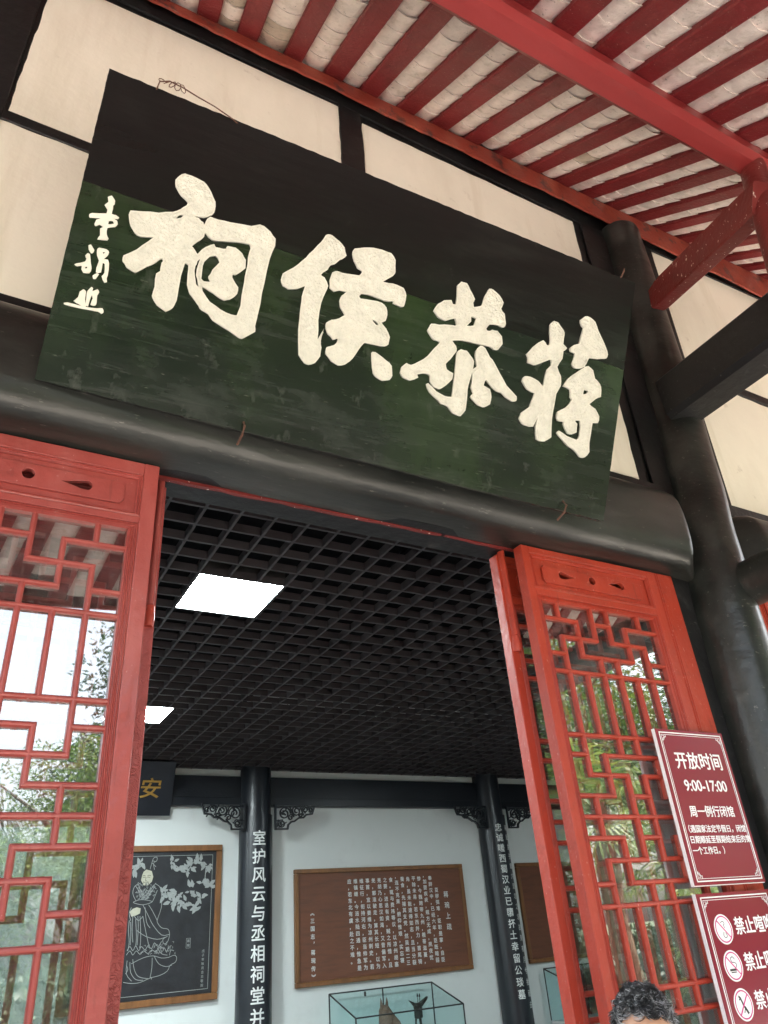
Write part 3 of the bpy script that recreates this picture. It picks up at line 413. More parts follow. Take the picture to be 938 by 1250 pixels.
# ================================================================ EAVES
def zr(x, y): return 4.335+.065*x-.866*(2.12-y)
def rx(xw, y): return xw-.136*(2.12-y) if y > 1.1 else xw-.136*1.02-.26*(1.1-y)
ev = thing('eaves_roof', 'red timber eaves overhead with dark red rafters and whitewashed curved tiles between them', 'roof', (1.5, 1.0, 4.0))
YE = -.48
rf = [.13+.0, .385, .612, .885, 1.135, 1.382, 1.645, 1.905, 2.155, 2.42, 2.685, 2.945, 3.205, 3.462, 3.72, 3.98, 4.235]
while rf[-1] < 9.2: rf.append(rf[-1]+.262)
while rf[0] > -3.2: rf.insert(0, rf[0]-.26)
rf = [a+random.uniform(-.006, .006) for a in rf]
RW = [.112+random.uniform(-.006, .008) for _ in rf]
def rafter(x, wd):
    mb = MB(); rings = []
    tw = random.uniform(-.004, .004)
    for y in [2.19, 1.9, 1.6, 1.3, 1.1, .8, .4, 0, -.35, YE]:
        cx = rx(x, y); z = zr(cx, y)+random.uniform(-.0015, .0015)
        b = .008
        rings.append([(cx+b, y, z), (cx+wd-b, y, z+tw), (cx+wd, y, z+b), (cx+wd, y, z+.05), (cx, y, z+.05), (cx, y, z+b)])
    return mb.loft(rings)
for x, wd in zip(rf, RW): obj('rafter', rafter(x, wd), M['rafter'], ev)
# tiles: convex downwards, each one lapping the next
SL = math.hypot(1, .866); CS = 1/SL; SN = .866/SL
tiles = []
for i in range(len(rf)-1):
    s = random.uniform(.0, .12)
    while True:
        y = 2.19-s*CS; stp = .168+random.uniform(-.022, .022)
        y2 = y-(stp+.02)*CS
        if y2 < YE: break
        tiles.append((i, y, y2)); s += stp
def tile_mb(mb, i, y0, y1, rnd):
    N = 7; r0 = []; r1 = []; r2 = []; r3 = []
    jt = rnd.uniform(-.004, .004); jx = rnd.uniform(-.004, .004); sag = .030+rnd.uniform(-.004, .005)
    for q in range(N+1):
        t = q/N
        for (y, lst, h) in ((y0, r0, .012+jt), (y1, r1, .002), (y0, r2, .024+jt), (y1, r3, .014)):
            a = rx(rf[i]+RW[i], y)-.012; b = rx(rf[i+1], y)+.012; x = a+(b-a)*t+jx
            yy = y+.012*math.sin(math.pi*t)*(1 if y == y0 else 1)
            lst.append((x, yy, zr(x, yy)+.036-sag*math.sin(math.pi*t)**.8+h*1.0))
    return mb.loft([r0+r2[::-1], r1+r3[::-1]])
def tkey(t):
    i, y0, y1 = t; xc = rx(rf[i]+.18, y0); z = zr(xc, y0); d = Vector((xc, y0, z)); v = Vector((R[0][2], R[1][2], R[2][2]))
    vx = Vector((R[0][0], R[1][0], R[2][0])); vy = Vector((R[0][1], R[1][1], R[2][1])); f = d.dot(v)
    if f < .1: return 99
    u, w_ = d.dot(vx)/f*893, d.dot(vy)/f*893
    return d.length if (-520 < u < 500 and -680 < w_ < 640) else 50+d.length
tiles.sort(key=tkey); rest = MB(); rnd = random.Random(11)
for n_, t in enumerate(tiles):
    if n_ < 298:
        old = (rf[t[0]] < .75 and t[1] > .9) or rnd.random() < .06
        obj('roof_tile', tile_mb(MB(), *t, rnd), M['tile_old'] if (old and rnd.random() < .6) else M['tile'], ev, smooth=True)
    else: tile_mb(rest, *t, rnd)
obj('roof_tile', rest, M['tile'], ev, kind='stuff', label='remaining whitewashed roof tiles out beyond the near ones')
q = MB()
for y0, y1 in ((6.5, 2.12), (2.12, YE-.06)):
    pass
xa, xb = -3.6, 9.6
rows = [[(xa, y, zr(xa, y)+.10), (xb, y, zr(xb, y)+.10), (xb, y, zr(xb, y)+.16), (xa, y, zr(xa, y)+.16)] for y in (2.9, 2.12, 1, YE-.05)]
obj('roof_covering', MB().loft(rows), M['roof_grey'], ev)
obj('eaves_fascia', MB().loft([[(x, YE-.03, zr(x, YE)-.03), (x, YE-.005, zr(x, YE)-.03), (x, YE-.005, zr(x, YE)+.1), (x, YE-.03, zr(x, YE)+.1)] for x in (xa, 0, 4, xb)]), M['rafter'], ev)
# red board along the head of the wall
wb = []
rr = random.Random(5); wbx = [xa+(xb-xa)*i/200 for i in range(201)]
for x in wbx:
    top = zr(x, 2.12)-.002; bot = 4.275+.022*x+rr.uniform(-.006, .006)+.006*math.sin(x*7)
    wb.append([(x, 2.120, bot), (x, 2.118, bot+.004), (x, 2.118, top), (x, 2.136, top+.012), (x, 2.136, bot+.006)])
b = obj('wall_plate', MB().loft(wb), M['red_board'], origin=(1.5, 2.16, 4.3)); tag(b, 'long orange red board at the top of the cream wall where the rafters start', 'beam')
# purlin
pr = []
for i in range(41):
    x = -3.4+(3.36+3.4)*i/40; zt = zr(x, 1.09)-.002; y0, y1 = 1.02, 1.16
    pr.append([(x, y1, zt+.0), (x, y1, zt-.14), (x, y1-.025, zt-.185), (x, y0+.03, zt-.185), (x, y0, zt-.15), (x, y0, zt-.07), (x, y0+.012, zt-.06), (x, y0+.012, zt-.03)])
b = obj('purlin', MB().loft(pr), M['purlin'], origin=(0, 1.09, 3.5), smooth=False); tag(b, 'bright red purlin carrying the rafters, ending at the hanging post', 'beam')
pr = []
for i in range(21):
    x = 3.38+(9.4-3.38)*i/20; zt = zr(x, 1.09)-.002; y0, y1 = 1.02, 1.16
    pr.append([(x, y1, zt+.0), (x, y1, zt-.14), (x, y1-.025, zt-.185), (x, y0+.03, zt-.185), (x, y0, zt-.15), (x, y0, zt-.02)])
b = obj('purlin', MB().loft(pr), M['purlin'], origin=(6, 1.09, 3.5)); tag(b, 'red purlin of the next bay beyond the hanging post, mostly out of view', 'beam')
# short post and brace
def rod(p0, p1, r0, r1, n=28):
    p0 = Vector(p0); p1 = Vector(p1); d = (p1-p0).normalized(); a = d.cross(Vector((0, 1, 0))).normalized(); b_ = d.cross(a)
    return MB().loft([[p0+(p1-p0)*t+(a*math.cos(k*2*math.pi/n)+b_*math.sin(k*2*math.pi/n))*(r0+(r1-r0)*t) for k in range(n)] for t in [i/10 for i in range(11)]])
b = obj('hanging_post', rod((3.29, 1.09, 3.80), (2.93, 1.09, 2.40), .064, .070), M['brace'], origin=(2.93, 1.09, 2.4), smooth=True); tag(b, 'short dark red round post under the end of the purlin, standing on the black beam', 'post')
p0 = Vector((3.50, 2.04, 3.535)); p1 = Vector((3.075, 1.095, 3.13)); d = p1-p0
sv = Vector((1, 0, 0)).cross(d).normalized(); sw = d.cross(sv).normalized(); rings = []
for t, k in ((-.02, .72), (.05, .95), (.1, 1), (.5, 1), (.85, 1), (.93, .98), (1.03, .9)):
    c = p0+d*t; hh = .105*k; ww = .048
    rings.append([c+sw*x+sv*z for x, z in ((-ww+.01, -hh), (ww-.01, -hh), (ww, -hh+.012), (ww, hh-.01), (ww-.01, hh), (-ww+.01, hh), (-ww, hh-.01), (-ww, -hh+.012))])
b = obj('diagonal_brace', MB().loft(rings), M['brace'], origin=p0); tag(b, 'dark red diagonal brace with white paint specks between column and hanging post', 'brace')

# ================================================================ DOORS
ZR = [1.490, 1.233, -.53]
Tt = [1.233, 1.157, 1.077, .998, .920]
Mm = [.655, .5775, .501, .422, .345, .270, .192, .1145, .042]
Bb = [-.217, -.294, -.373, -.451, -.527]
TOP = [('v', 1, 0, 1), ('h', 1, 0, 2), ('v', 2, 1, 3), ('h', 2, 1, 3), ('v', 3, 0, 2), ('v', 1, 2, 4), ('h', 3, 0, 1), ('h', 3, 2, 5), ('v', 3, 3, 4), ('v', 4, 3, 4),
       ('v', 4, 0, 2), ('h', 1, 3, 4), ('h', 2, 4, 6), ('v', 5, 1, 3), ('h', 1, 5, 7), ('v', 6, 0, 1), ('v', 6, 2, 4), ('h', 3, 6, 7), ('h', 4, 0, 7)]
MID = [('h', 0, 0, 7), ('v', 1, 0, 2), ('h', 1, 0, 1), ('h', 2, 1, 3), ('v', 2, 1, 3), ('h', 1, 2, 5), ('v', 5, 1, 3), ('v', 3, 0, 1), ('v', 4, 0, 1), ('h', 2, 4, 6), ('h', 1, 6, 7), ('v', 6, 0, 2),
       ('v', 3, 2, 6), ('v', 4, 2, 6), ('h', 3, 0, 2), ('h', 3, 3, 4), ('h', 3, 5, 7), ('v', 1, 3, 5), ('v', 6, 3, 5), ('h', 4, 0, 7), ('h', 5, 3, 4), ('h', 5, 0, 2), ('h', 5, 5, 7),
       ('v', 2, 5, 7), ('v', 5, 5, 7), ('h', 6, 1, 3), ('h', 6, 4, 6), ('v', 1, 6, 8), ('v', 6, 6, 8), ('h', 7, 0, 1), ('h', 7, 6, 7), ('h', 7, 2, 5), ('v', 3, 7, 8), ('v', 4, 7, 8), ('h', 8, 0, 7)]
BOT = [(o, (c if o == 'v' else 4-c), *((4-b, 4-a) if o == 'v' else (a, b))) for o, c, a, b in TOP]
W2 = .0088
def bar_mb(axis, c, a, b, y0, rnd):
    """rounded glazing bar; axis h: along x at height c, v: along z at x=c; mitred ends"""
    prof = [(-1, 0.021), (-1, .008), (-.55, .0015), (0, 0), (.55, .0015), (1, .008), (1, .021)]
    rings = []
    for e, sgn in ((a, 1), (b, -1)):
        ring = []
        for u, dy in prof:
            m = e+sgn*(abs(u)*W2*-1)*.9 if True else e
            p = (m, c+u*W2) if axis == 'h' else (c+u*W2, m)
            ring.append((p[0], y0+dy+rnd, p[1]))
        rings.append(ring)
    return MB().loft(rings)
def mould(leaf, x0, x1, z0, z1, wd, yf, dp, m, name='moulding'):
    """four mitred moulding strips round an opening x0..x1, z0..z1 (outer size), stepped profile"""
    prof = [(0, dp), (0, 0), (wd*.25, -.002), (wd*.4, .004), (wd*.6, .004), (wd*.75, 0), (wd, .006), (wd, dp)]
    P = [(x0, z0), (x1, z0), (x1, z1), (x0, z1)]; I = [(1, 1), (-1, 1), (-1, -1), (1, -1)]
    for k in range(4):
        rings = []
        for e in (k, (k+1) % 4): rings.append([(P[e][0]+I[e][0]*u, yf+dy, P[e][1]+I[e][1]*u) for u, dy in prof])
        obj(name, MB().loft(rings), m, leaf)
def circle(cx, cz, r, n=12): return [(cx+r*math.cos(2*math.pi*i/n), cz+r*math.sin(2*math.pi*i/n)) for i in range(n)]
def tear(xb, xp, cz, r):
    s = 1 if xp > xb else -1; cx = xb+s*r; out = []
    for i in range(9):
        a = math.pi*.5+math.pi*i/8; out.append((cx+s*r*math.cos(a), cz+r*math.sin(a)))
    out.append((xp, cz)); return out[::1]
def leaf(name, label, x0, x1, lx, st, panel, inner, holes, Y, pm=None):
    RED = pm or M['red_door']
    t = thing(name, label, 'door', ((x0+x1)/2, Y, GZ+.13)); T = .056; zt, zb = 1.490, GZ+.14
    lx1 = lx+7*st; px0, px1, pz0, pz1 = panel
    sL = (x0, px0-.001); sR = (px1+.001, x1)
    obj('stile', MB().box(sL[0], sL[1], Y, Y+T, zb, zt), RED, t, bevel=.003)
    obj('stile', MB().box(sR[0], sR[1], Y, Y+T, zb, zt), RED, t, bevel=.003)
    obj('rail', MB().box(sL[1], sR[0], Y+.001, Y+T, pz1+.001, zt-.001), RED, t, bevel=.002)
    obj('rail', MB().box(sL[1], sR[0], Y+.001, Y+T, 1.251, pz0-.001), RED, t, bevel=.002)
    for za, zb_ in ((-.62, -.552), (-.86, -.80), (zb, zb+.09)):
        obj('rail', MB().box(sL[1], sR[0], Y+.001, Y+T, za, zb_), RED, t, bevel=.002)
    # carved upper panel with its cut-outs
    cu = outline_curve([[(px0, pz0), (px1, pz0), (px1, pz1), (px0, pz1)]]+holes, .005)
    from_curve('carved_panel', cu, RED, t, at(0, Y+.022, 0))
    ix0, ix1, iz0, iz1 = inner
    cu = outline_curve([[(ix0+.012, iz0), (ix1-.012, iz0), (ix1-.006, iz0+.006), (ix1, iz0+.016), (ix1, iz1-.016), (ix1-.006, iz1-.006), (ix1-.012, iz1), (ix0+.012, iz1), (ix0+.006, iz1-.006), (ix0, iz1-.016), (ix0, iz0+.016), (ix0+.006, iz0+.006)]]+holes, .004, .0015)
    from_curve('raised_field', cu, RED, t, at(0, Y+.0115, 0))
    mould(t, px0, px1, pz0, pz1, .016, Y+.003, .012, RED)
    mould(t, px0, px1, -.55, 1.249, .014, Y+.003, .03, RED)
    for za, zb_ in ((-.80, -.62), (zb+.09, -.86)):
        obj('lower_panel', MB().box(sL[1], sR[0], Y+.022, Y+.036, za, zb_), RED, t)
        mould(t, px0, px1, za, zb_, .016, Y+.003, .018, RED)
    # inner edge of the lattice
    mould(t, px0+.014, px1-.014, -.536, 1.245, (lx-(px0+.014))+.006 if False else .016, Y+.007, .03, RED)
    if lx-(px0+.03) > .004:
        obj('bead', MB().box(px0+.0305, lx-.002, Y+.012, Y+.032, -.519, 1.228), RED, t)
    if (px1-.03)-lx1 > .004:
        obj('bead', MB().box(lx1+.002, px1-.0305, Y+.012, Y+.032, -.519, 1.228), RED, t)
    xs = [lx+i*st for i in range(8)]
    rnd = random.Random(len(label))
    def put(pattern, zs):
        for o_, c, a, b_ in pattern:
            if o_ == 'h':
                if (zs is Tt and c == 0) or (zs is Bb and c == 4): continue
                mb = bar_mb('h', zs[c], xs[a], xs[b_], Y+.010, rnd.uniform(0, .0015))
            else: mb = bar_mb('v', xs[c], zs[b_], zs[a], Y+.0105, rnd.uniform(0, .0015))
            obj('lattice_bar', mb, RED, t, smooth=False)
    put(TOP, Tt); put(MID, Mm); put(BOT, Bb)
    for c in range(1, 7):
        obj('lattice_bar', bar_mb('v', xs[c], Mm[0]-.0, Tt[4], Y+.0110, 0), RED, t)
        obj('lattice_bar', bar_mb('v', xs[c], Bb[0], Mm[8], Y+.0110, 0), RED, t)
    obj('glass_pane', MB().box(px0+.02, px1-.02, Y+.0325, Y+.0355, -.54, 1.24), M['glass'], t)
    return t
rl = leaf('door_leaf', 'front right red lattice door leaf carrying the two hanging signs', 2.046, 2.894, 2.108, .0995, (2.089, 2.836, 1.285, 1.455), (2.153, 2.772, 1.324, 1.404),
          [tear(2.247, 2.352, 1.371, .020)[::-1], circle(2.453, 1.374, .021)[::-1], tear(2.661, 2.551, 1.376, .020)[::-1]], 2.2)
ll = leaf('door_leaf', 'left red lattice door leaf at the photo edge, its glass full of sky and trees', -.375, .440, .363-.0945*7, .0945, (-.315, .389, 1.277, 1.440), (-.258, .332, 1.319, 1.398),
          [tear(-.158, -.055, 1.360, .020)[::-1], circle(.037, 1.363, .021)[::-1], tear(.232, .129, 1.360, .020)[::-1]], 2.2, M['red_faded_sheen'])
GRP = 'lattice door leaves folded open behind the front ones'
def lean(o): pass
rb = copy_tree(rl); rb.location = (rl.location.x-.046, 2.323, rl.location.z); rb['label'] = 'rear right door leaf behind the sign leaf, only stile and lattice slit showing'
lb = copy_tree(ll); lb.location = (ll.location.x+.056, 2.323, ll.location.z); lb['label'] = 'rear left door leaf with crazed paint, showing just past the left front leaf'
for ch in lb.children:
    if ch.name.split('.')[0] == 'stile': ch.data = ch.data.copy(); ch.data.materials.clear(); ch.data.materials.append(M['crackle']); ch['label'] = 'stile with crazed flaking paint'
def strip(x, z0, z1, par, dx):
    off = Vector((par.location.x, par.location.y, par.location.z-H)); par['_o'] = tuple(off)
    rings = []
    for z in (z0, z0+.004, z0+.05, z1):
        k = .8 if z == z0 else 1
        rings.append([(x+.0145*k*math.cos(a), 2.325-.028*k*math.sin(a), z) for a in [math.pi*i/10 for i in range(11)]])
    obj('cover_strip', MB().loft(rings), M['red_faded_sheen'] if x < 1 else M['red_door'], par, smooth=True)
    cap = [[(x+q*math.cos(a), 2.325-q*1.6*math.sin(a), z) for a in [math.pi*i/10 for i in range(11)]] for z, q in ((z0-.07, .016), (z0-.06, .019), (z0-.035, .02), (z0-.015, .018), (z0-.001, .0185))]
    obj('strip_end', MB().loft(cap), M['red_door'], par, smooth=True)
strip(2.024, 1.09, 1.53, rb, 0); strip(.474, 1.01, 1.53, lb, 0)
# door posts
def dpost(x0, x1, label, s):
    t = thing('door_post', label, 'door post', ((x0+x1)/2, 2.2, GZ+.12))
    obj('post_board', MB().box(x0, x1, 2.206, 2.30, GZ+.12, 1.494), M['red_door'], t, bevel=.003)
    xb = x0+.012 if s > 0 else x1-.012
    for k in (0, .014):
        obj('bead', MB().tube([(xb+s*k, 2.206, GZ+.12), (xb+s*k, 2.206, 1.49)], .004, 8), M['red_door'], t, smooth=True)
dpost(2.896, 3.03, 'red door post between the sign leaf and the big black column', 1)
dpost(-.53, -.377, 'red door post left of the left front leaf, out of view', -1)
dpost(3.61, 3.74, 'red door post just right of the big black column at the photo edge', -1)
# leaves of the next bay (right photo edge)
nx = copy_tree(rl); nx.location = (4.17, 2.2, rl.location.z); nx['label'] = 'closed red lattice door of the next bay behind the big column'
nx2 = copy_tree(rl); nx2.location = (5.04, 2.2, rl.location.z); nx2['label'] = 'second closed red lattice door of the next bay, outside the right edge'

# ================================================================ NAME BOARD
O = Vector(DATA['o']); RM = Matrix(DATA['R']); BW, BH = DATA['W'], DATA['H']
def bp(x, y, z): return tuple(O+RM @ Vector((x, y, z)))
nb = thing('name_board', 'large dark green lacquered board with four big cream brush characters, leaning out over the doorway', 'sign board', tuple(O))
BX = Matrix.Translation(O) @ RM.to_4x4()
def board(z0, z1, ang, sd):
    rr = random.Random(sd); n = 90; mb = MB(); e = []
    pts = [(0, z0), (BW, z0), (BW, z1), (0, z1)]
    seam = z0 > .1
    out = []
    for i in range(n): out.append((BW*i/n, z0+(rr.uniform(-.0012, .0012) if not seam else 0)))
    for i in range(30): out.append((BW+rr.uniform(-.001, .001), z0+(z1-z0)*i/30))
    for i in range(n): out.append((BW*(1-i/n), z1+(rr.uniform(-.0018, .0012) if seam else 0)))
    for i in range(30): out.append((rr.uniform(-.0008, .0008), z1-(z1-z0)*i/30))
    if seam:   # chipped top right corner
        out = [(x, z-(.012*max(0, 1-abs(x-(BW-.10))/.05)*rr.random()) if z > z1-.01 and x > BW-.16 else z) for x, z in out]
    mb.prism([bp(x, (z-.68)*ang if False else 0, z) for x, z in out], RM @ Vector((0, .035, 0)))
    return obj('plank', mb, M['lacquer_dark_sheen'] if seam else M['lacquer'], nb, label='upper plank with the dark reflection put into its colour' if seam else 'lower plank with the green garden sheen put into its colour, dust along its bottom edge')
SE = .73*.93
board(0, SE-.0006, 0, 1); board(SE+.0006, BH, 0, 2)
for x in (.35, BW-.35):
    obj('batten', MB().prism([bp(x, .036, .05), bp(x+.08, .036, .05), bp(x+.08, .036, BH-.05), bp(x, .036, BH-.05)], RM @ Vector((0, .035, 0))), M['black_paint'], nb)
labels = {'ci': 'big cream character ci at the left end of the board', 'hou': 'big cream character hou, second from the left', 'gong': 'big cream character gong, third from the left', 'jiang': 'big cream character jiang at the right end', 'sig': 'three small cream signature characters down the left edge'}
def wob(c, a, sd):
    rr = random.Random(sd); n = len(c); out = []
    for i in range(n):
        p0, p1, p2, p3 = c[i-1], c[i], c[(i+1) % n], c[(i+2) % n]
        for t in (0, .5):
            q = [(1-.6*(t > 0))*.5*((2*p1[k])+(-p0[k]+p2[k])*t+(2*p0[k]-5*p1[k]+4*p2[k]-p3[k])*t*t+(-p0[k]+3*p1[k]-3*p2[k]+p3[k])*t**3)+(.6*(p1[k]+p2[k])/2 if t > 0 else 0) for k in (0, 1)]
            out.append((q[0]+rr.uniform(-a, a), q[1]+rr.uniform(-a, a)))
    return out
for nm, shapes in DATA['S'].items():
    cont = []
    for j, sh in enumerate(shapes):
        for c in sh: cont.append(wob(c, .0006 if nm == 'sig' else .0014, len(c)+j))
    e = .0035 if nm != 'sig' else .0015
    # raised painted edge and, inside it, the streaky cream field
    o1 = from_curve('brush_character', outline_curve(cont, e, .0012 if nm != 'sig' else .0008), M['cream'] if nm != 'sig' else M['cream_edge'], nb, BX @ UP @ Matrix.Translation((0, 0, e+.0)))
    o1['label'] = labels[nm]
    if nm != 'sig':
        mb = MB()
        for c in cont: ribbon(mb, [tuple(p) for p in c]+[tuple(c[0])], .0048, .0012, 0)
        mb.v = [tuple(BX @ Vector((x, y_-2*e-.0035, z))) for x, y_, z in mb.v]
        obj('painted_rim', mb, M['cream_edge'], o1, label='paler raised edge of the character', kind='stuff')
# iron hooks, nails and the hanging wire
def hk(x, z, label):
    pts = [bp(x, -.004, z+.03), bp(x+.002, -.03, z+.012), bp(x, -.022, z-.02), bp(x-.004, .01, z-.05)]
    o = obj('iron_hook', MB().tube(pts, .0045, 6), M['rust'], origin=pts[1]); tag(o, label, 'hook')
hk(.665, .0, 'rusty iron hook holding the bottom edge of the board, left of the middle')
hk(2.02, .01, 'rusty iron hook with a torn scrap, near the right end of the board bottom')
pts = [bp(*q) for q in ((.155, -.004, BH-.01), (.16, -.02, BH+.012), (.19, -.028, BH+.022), (.235, -.02, BH+.024), (.29, -.012, BH+.018), (.35, -.010, BH-.002+.012), (.42, -.004, BH-.005), (.45, .006, BH-.012))]
o = obj('wire', MB().tube(pts, .0026, 6), M['rust'], origin=pts[0]); tag(o, 'twisted brown wire lying along the top left edge of the board', 'wire')
for k in range(5):
    cx_ = .165+.018*k; pts = [bp(cx_+.010*math.cos(t_), -.022+.008*math.sin(t_), BH+.018+.010*math.sin(t_+k)) for t_ in [i*.9 for i in range(8)]]
    obj('wire_twist', MB().tube(pts, .0016, 5), M['rust'], o)
pts = [bp(BW-.09, -.01, BH-.01), bp(BW-.085, -.02, BH+.02), bp(BW-.08, -.01, BH+.035)]
o = obj('nail', MB().tube(pts, .004, 5), M['rust'], origin=pts[0]); tag(o, 'bent nail sticking up at the chipped top right corner of the board', 'nail')

# ================================================================ SIGNS
def bord(mb, x0, x1, z0, z1, y, w_):
    ribbon(mb, [(x0, z0), (x1, z0), (x1, z1), (x0, z1), (x0, z0)], w_, .001, y)
def sign(x0, x1, z0, z1, label, Y=2.168):
    t = thing('notice_sign', label, 'sign', ((x0+x1)/2, Y+.01, (z0+z1)/2))
    obj('backing_plate', MB().box(x0-.004, x1-.002, Y+.004, Y+.018, z0-.003, z1), M['sign_white'], t, label='white backing plate edge')
    obj('face', MB().box(x0, x1, Y, Y+.0035, z0, z1), M['sign_red'], t, label='glossy crimson sign face')
    m_ = .018; mb = MB(); bord(mb, x0+m_, x1-m_, z0+m_-.004, z1-m_+.004, Y-.0005, .0045); bord(mb, x0+m_+.009, x1-m_-.009, z0+m_+.005, z1-m_-.005, Y-.0005, .0018)
    for sx, cx in ((1, x0+m_+.009), (-1, x1-m_-.009)):
        for sz, cz in ((1, z0+m_+.005), (-1, z1-m_-.005)):
            ribbon(mb, [(cx+sx*.024, cz), (cx+sx*.024, cz+sz*.010), (cx+sx*.012, cz+sz*.010), (cx+sx*.012, cz+sz*.020), (cx+sx*.002, cz+sz*.020), (cx, cz+sz*.034)], .0022, .001, Y-.0005)
            ribbon(mb, [(cx+sx*.006, cz+sz*.005), (cx+sx*.016, cz+sz*.005), (cx+sx*.016, cz+sz*.014), (cx+sx*.006, cz+sz*.014), (cx+sx*.006, cz+sz*.026)], .0016, .001, Y-.0005)
    obj('border', mb, M['sign_white'], t)
    return t, Y-.0012
def txt(par, s, x, z, size, y, m, bold=.0, ax='CENTER', name='lettering', sx=1.0):
    return from_curve(name, text_curve(s, size, 0, .0004, 1.0, ax), m, par, at(x, y, z) @ Matrix.Diagonal((sx, 1, 1, 1)), fat=bold*.8)
s1, y = sign(2.575, 2.998, .090, .688, 'upper crimson sign with opening hours 9:00-17:00 on the right door leaf')
for s_, x, z, sz, b_, ax, kx in (('开放时间', 2.794, .555, .074, .0016, 'CENTER', 1), ('9:00-17:00', 2.795, .457, .062, .0014, 'CENTER', 1), ('周一例行闭馆', 2.790, .355, .046, .0009, 'CENTER', 1),
                     ('（遇国家法定节假日，闭馆', 2.598, .290, .030, .0007, 'LEFT', 1.03), ('日期顺延至假期结束后的第', 2.610, .250, .030, .0007, 'LEFT', 1.03), ('一个工作日。）', 2.610, .210, .030, .0007, 'LEFT', 1)):
    txt(s1, s_, x, z, sz, y, M['sign_white'], b_, ax, sx=kx)
s2, y = sign(2.566, 2.994, -.54, .062, 'lower crimson sign with three round prohibition symbols, cut by the photo edge')
for k, (cz, s_) in enumerate(((-.060, '禁止喧哗'), (-.178, '禁止吸烟'), (-.298, '禁止宠物'))):
    cx = 2.667; mb = MB()
    obj('symbol_disc', MB().prism([(a, y, b) for a, b in circle(cx, cz, .050, 36)], (0, -.0004, 0)), M['sign_white'], s2)
    rg = [(cx+.0425*math.cos(2*math.pi*i/36), cz+.0425*math.sin(2*math.pi*i/36)) for i in range(37)]
    ribbon(mb, rg, .0042, .0006, y-.0006)
    sg = 1 if k < 2 else -1
    ribbon(mb, [(cx-.03, cz+.03*sg), (cx+.03, cz-.03*sg)], .0042, .0008, y-.0012)
    obj('prohibition_ring', mb, M['sign_pink'], s2)
    mb = MB()
    if k == 0:
        ribbon(mb, smooth_line([(cx-.010, cz+.022), (cx+.004, cz+.026), (cx+.010, cz+.018), (cx+.004, cz+.012), (cx+.008, cz+.004)]), .0022, .0004, y-.0006)
        ribbon(mb, smooth_line([(cx-.004, cz-.010), (cx-.008, cz-.022), (cx+.002, cz-.028), (cx+.010, cz-.022), (cx+.006, cz-.012)]), .0022, .0004, y-.0006)
    elif k == 1:
        mb.box(cx-.024, cx+.012, y-.0010, y-.0005, cz-.016, cz-.009); mb.box(cx-.020, cx+.008, y-.0010, y-.0005, cz-.022, cz-.0185)
        ribbon(mb, smooth_line([(cx+.012, cz-.006), (cx+.018, cz+.004), (cx+.008, cz+.010), (cx-.004, cz+.012), (cx-.006, cz+.024), (cx+.006, cz+.028), (cx+.014, cz+.020)]), .0024, .0004, y-.0006)
    else:
        ribbon(mb, [(cx-.016, cz+.026), (cx-.010, cz+.020), (cx-.002, cz-.002), (cx+.006, cz-.014)], .007, .0004, y-.0006)
        ribbon(mb, [(cx-.010, cz+.020), (cx-.018, cz+.016)], .004, .0004, y-.0006); ribbon(mb, [(cx+.004, cz-.010), (cx+.014, cz-.026)], .009, .0004, y-.0006); ribbon(mb, [(cx+.002, cz-.012), (cx-.006, cz-.024)], .003, .0004, y-.0006)
    obj('symbol_drawing', mb, M['sign_black'], s2)
    txt(s2, s_, 2.734, cz+.002, .0625, y, M['sign_white'], .0014, 'LEFT', sx=.93)
# ================================================================ INTERIOR
ZC = 2.118; YB = 9.96
iw = thing('back_wall', 'pale white back wall inside the hall with black beam near the ceiling', 'wall', (4, YB, GZ))
obj('plaster_face', MB().box(-9, 13, YB, YB+.15, GZ, 3.4), M['white_wall'], iw)
obj('beam_band', MB().box(-9, 13, YB-.10, YB-.002, 1.655, 2.03), M['dark_wood'], iw, bevel=.006, label='wide black beam across the top of the wall')
obj('beam_edge', MB().box(-9, 13, YB-.12, YB-.101, 1.66, 1.76), M['dark_wood'], iw, bevel=.004)
obj('cornice', MB().box(-9, 13, YB-.06, YB-.002, 2.132, 2.26), M['dark_wood'], iw)
for x in (-9.1, 13.0):
    o = obj('side_wall', MB().box(x, x+.1, 2.42, YB, GZ, 3.4), M['white_wall'], origin=(x, 6, GZ)); tag(o, 'white side wall at the %s end of the hall interior, out of view' % ('left' if x < 0 else 'right'), 'wall')
o = obj('hall_roof', MB().box(-9.2, 13.2, 2.42, 10.3, 3.4, 3.6), M['void'], origin=(2, 6, 3.4)); tag(o, 'dark underside of the hall roof above the open grid ceiling', 'roof')

cl = obj('ceiling', MB().box(-9, 13, 2.43, YB, 3.2, 3.23), M['void'], kind='structure')
P = .2; lamps = [(1.153, 4.23), (1.215, 7.23), (-2.447, 4.23), (-2.447, 7.43), (-5.447, 5.83), (6.953, 4.23) ]  # panels after the first pair are unseen, added to brighten the room
xs = [.953+.2*i for i in range(-30, 55)]; ys = [2.63+.2*i for i in range(0, 37)]
def cuts(lo, hi, holes):
    segs = [(lo, hi)]
    for a, b in holes:
        n = []
        for s, e in segs:
            if a > s and b < e: n += [(s, a), (b, e)]
            else: n.append((s, e))
        segs = n
    return segs
for x in xs:
    mb = MB(); hs = [(ly, ly+.6) for lx, ly in lamps if lx+.01 < x < lx+.59]
    for a, b in cuts(2.45, YB-.06, hs): mb.box(x-.008, x+.008, a, b, ZC, ZC+.055)
    obj('grid_bar', mb, M['grid'], cl)
for y in ys:
    mb = MB(); hs = [(lx, lx+.6) for lx, ly in lamps if ly+.01 < y < ly+.59]
    for a, b in cuts(-5.1, 11.8, hs): mb.box(a, b, y-.009, y+.009, ZC+.001, ZC+.054)
    obj('grid_bar', mb, M['grid'], cl)
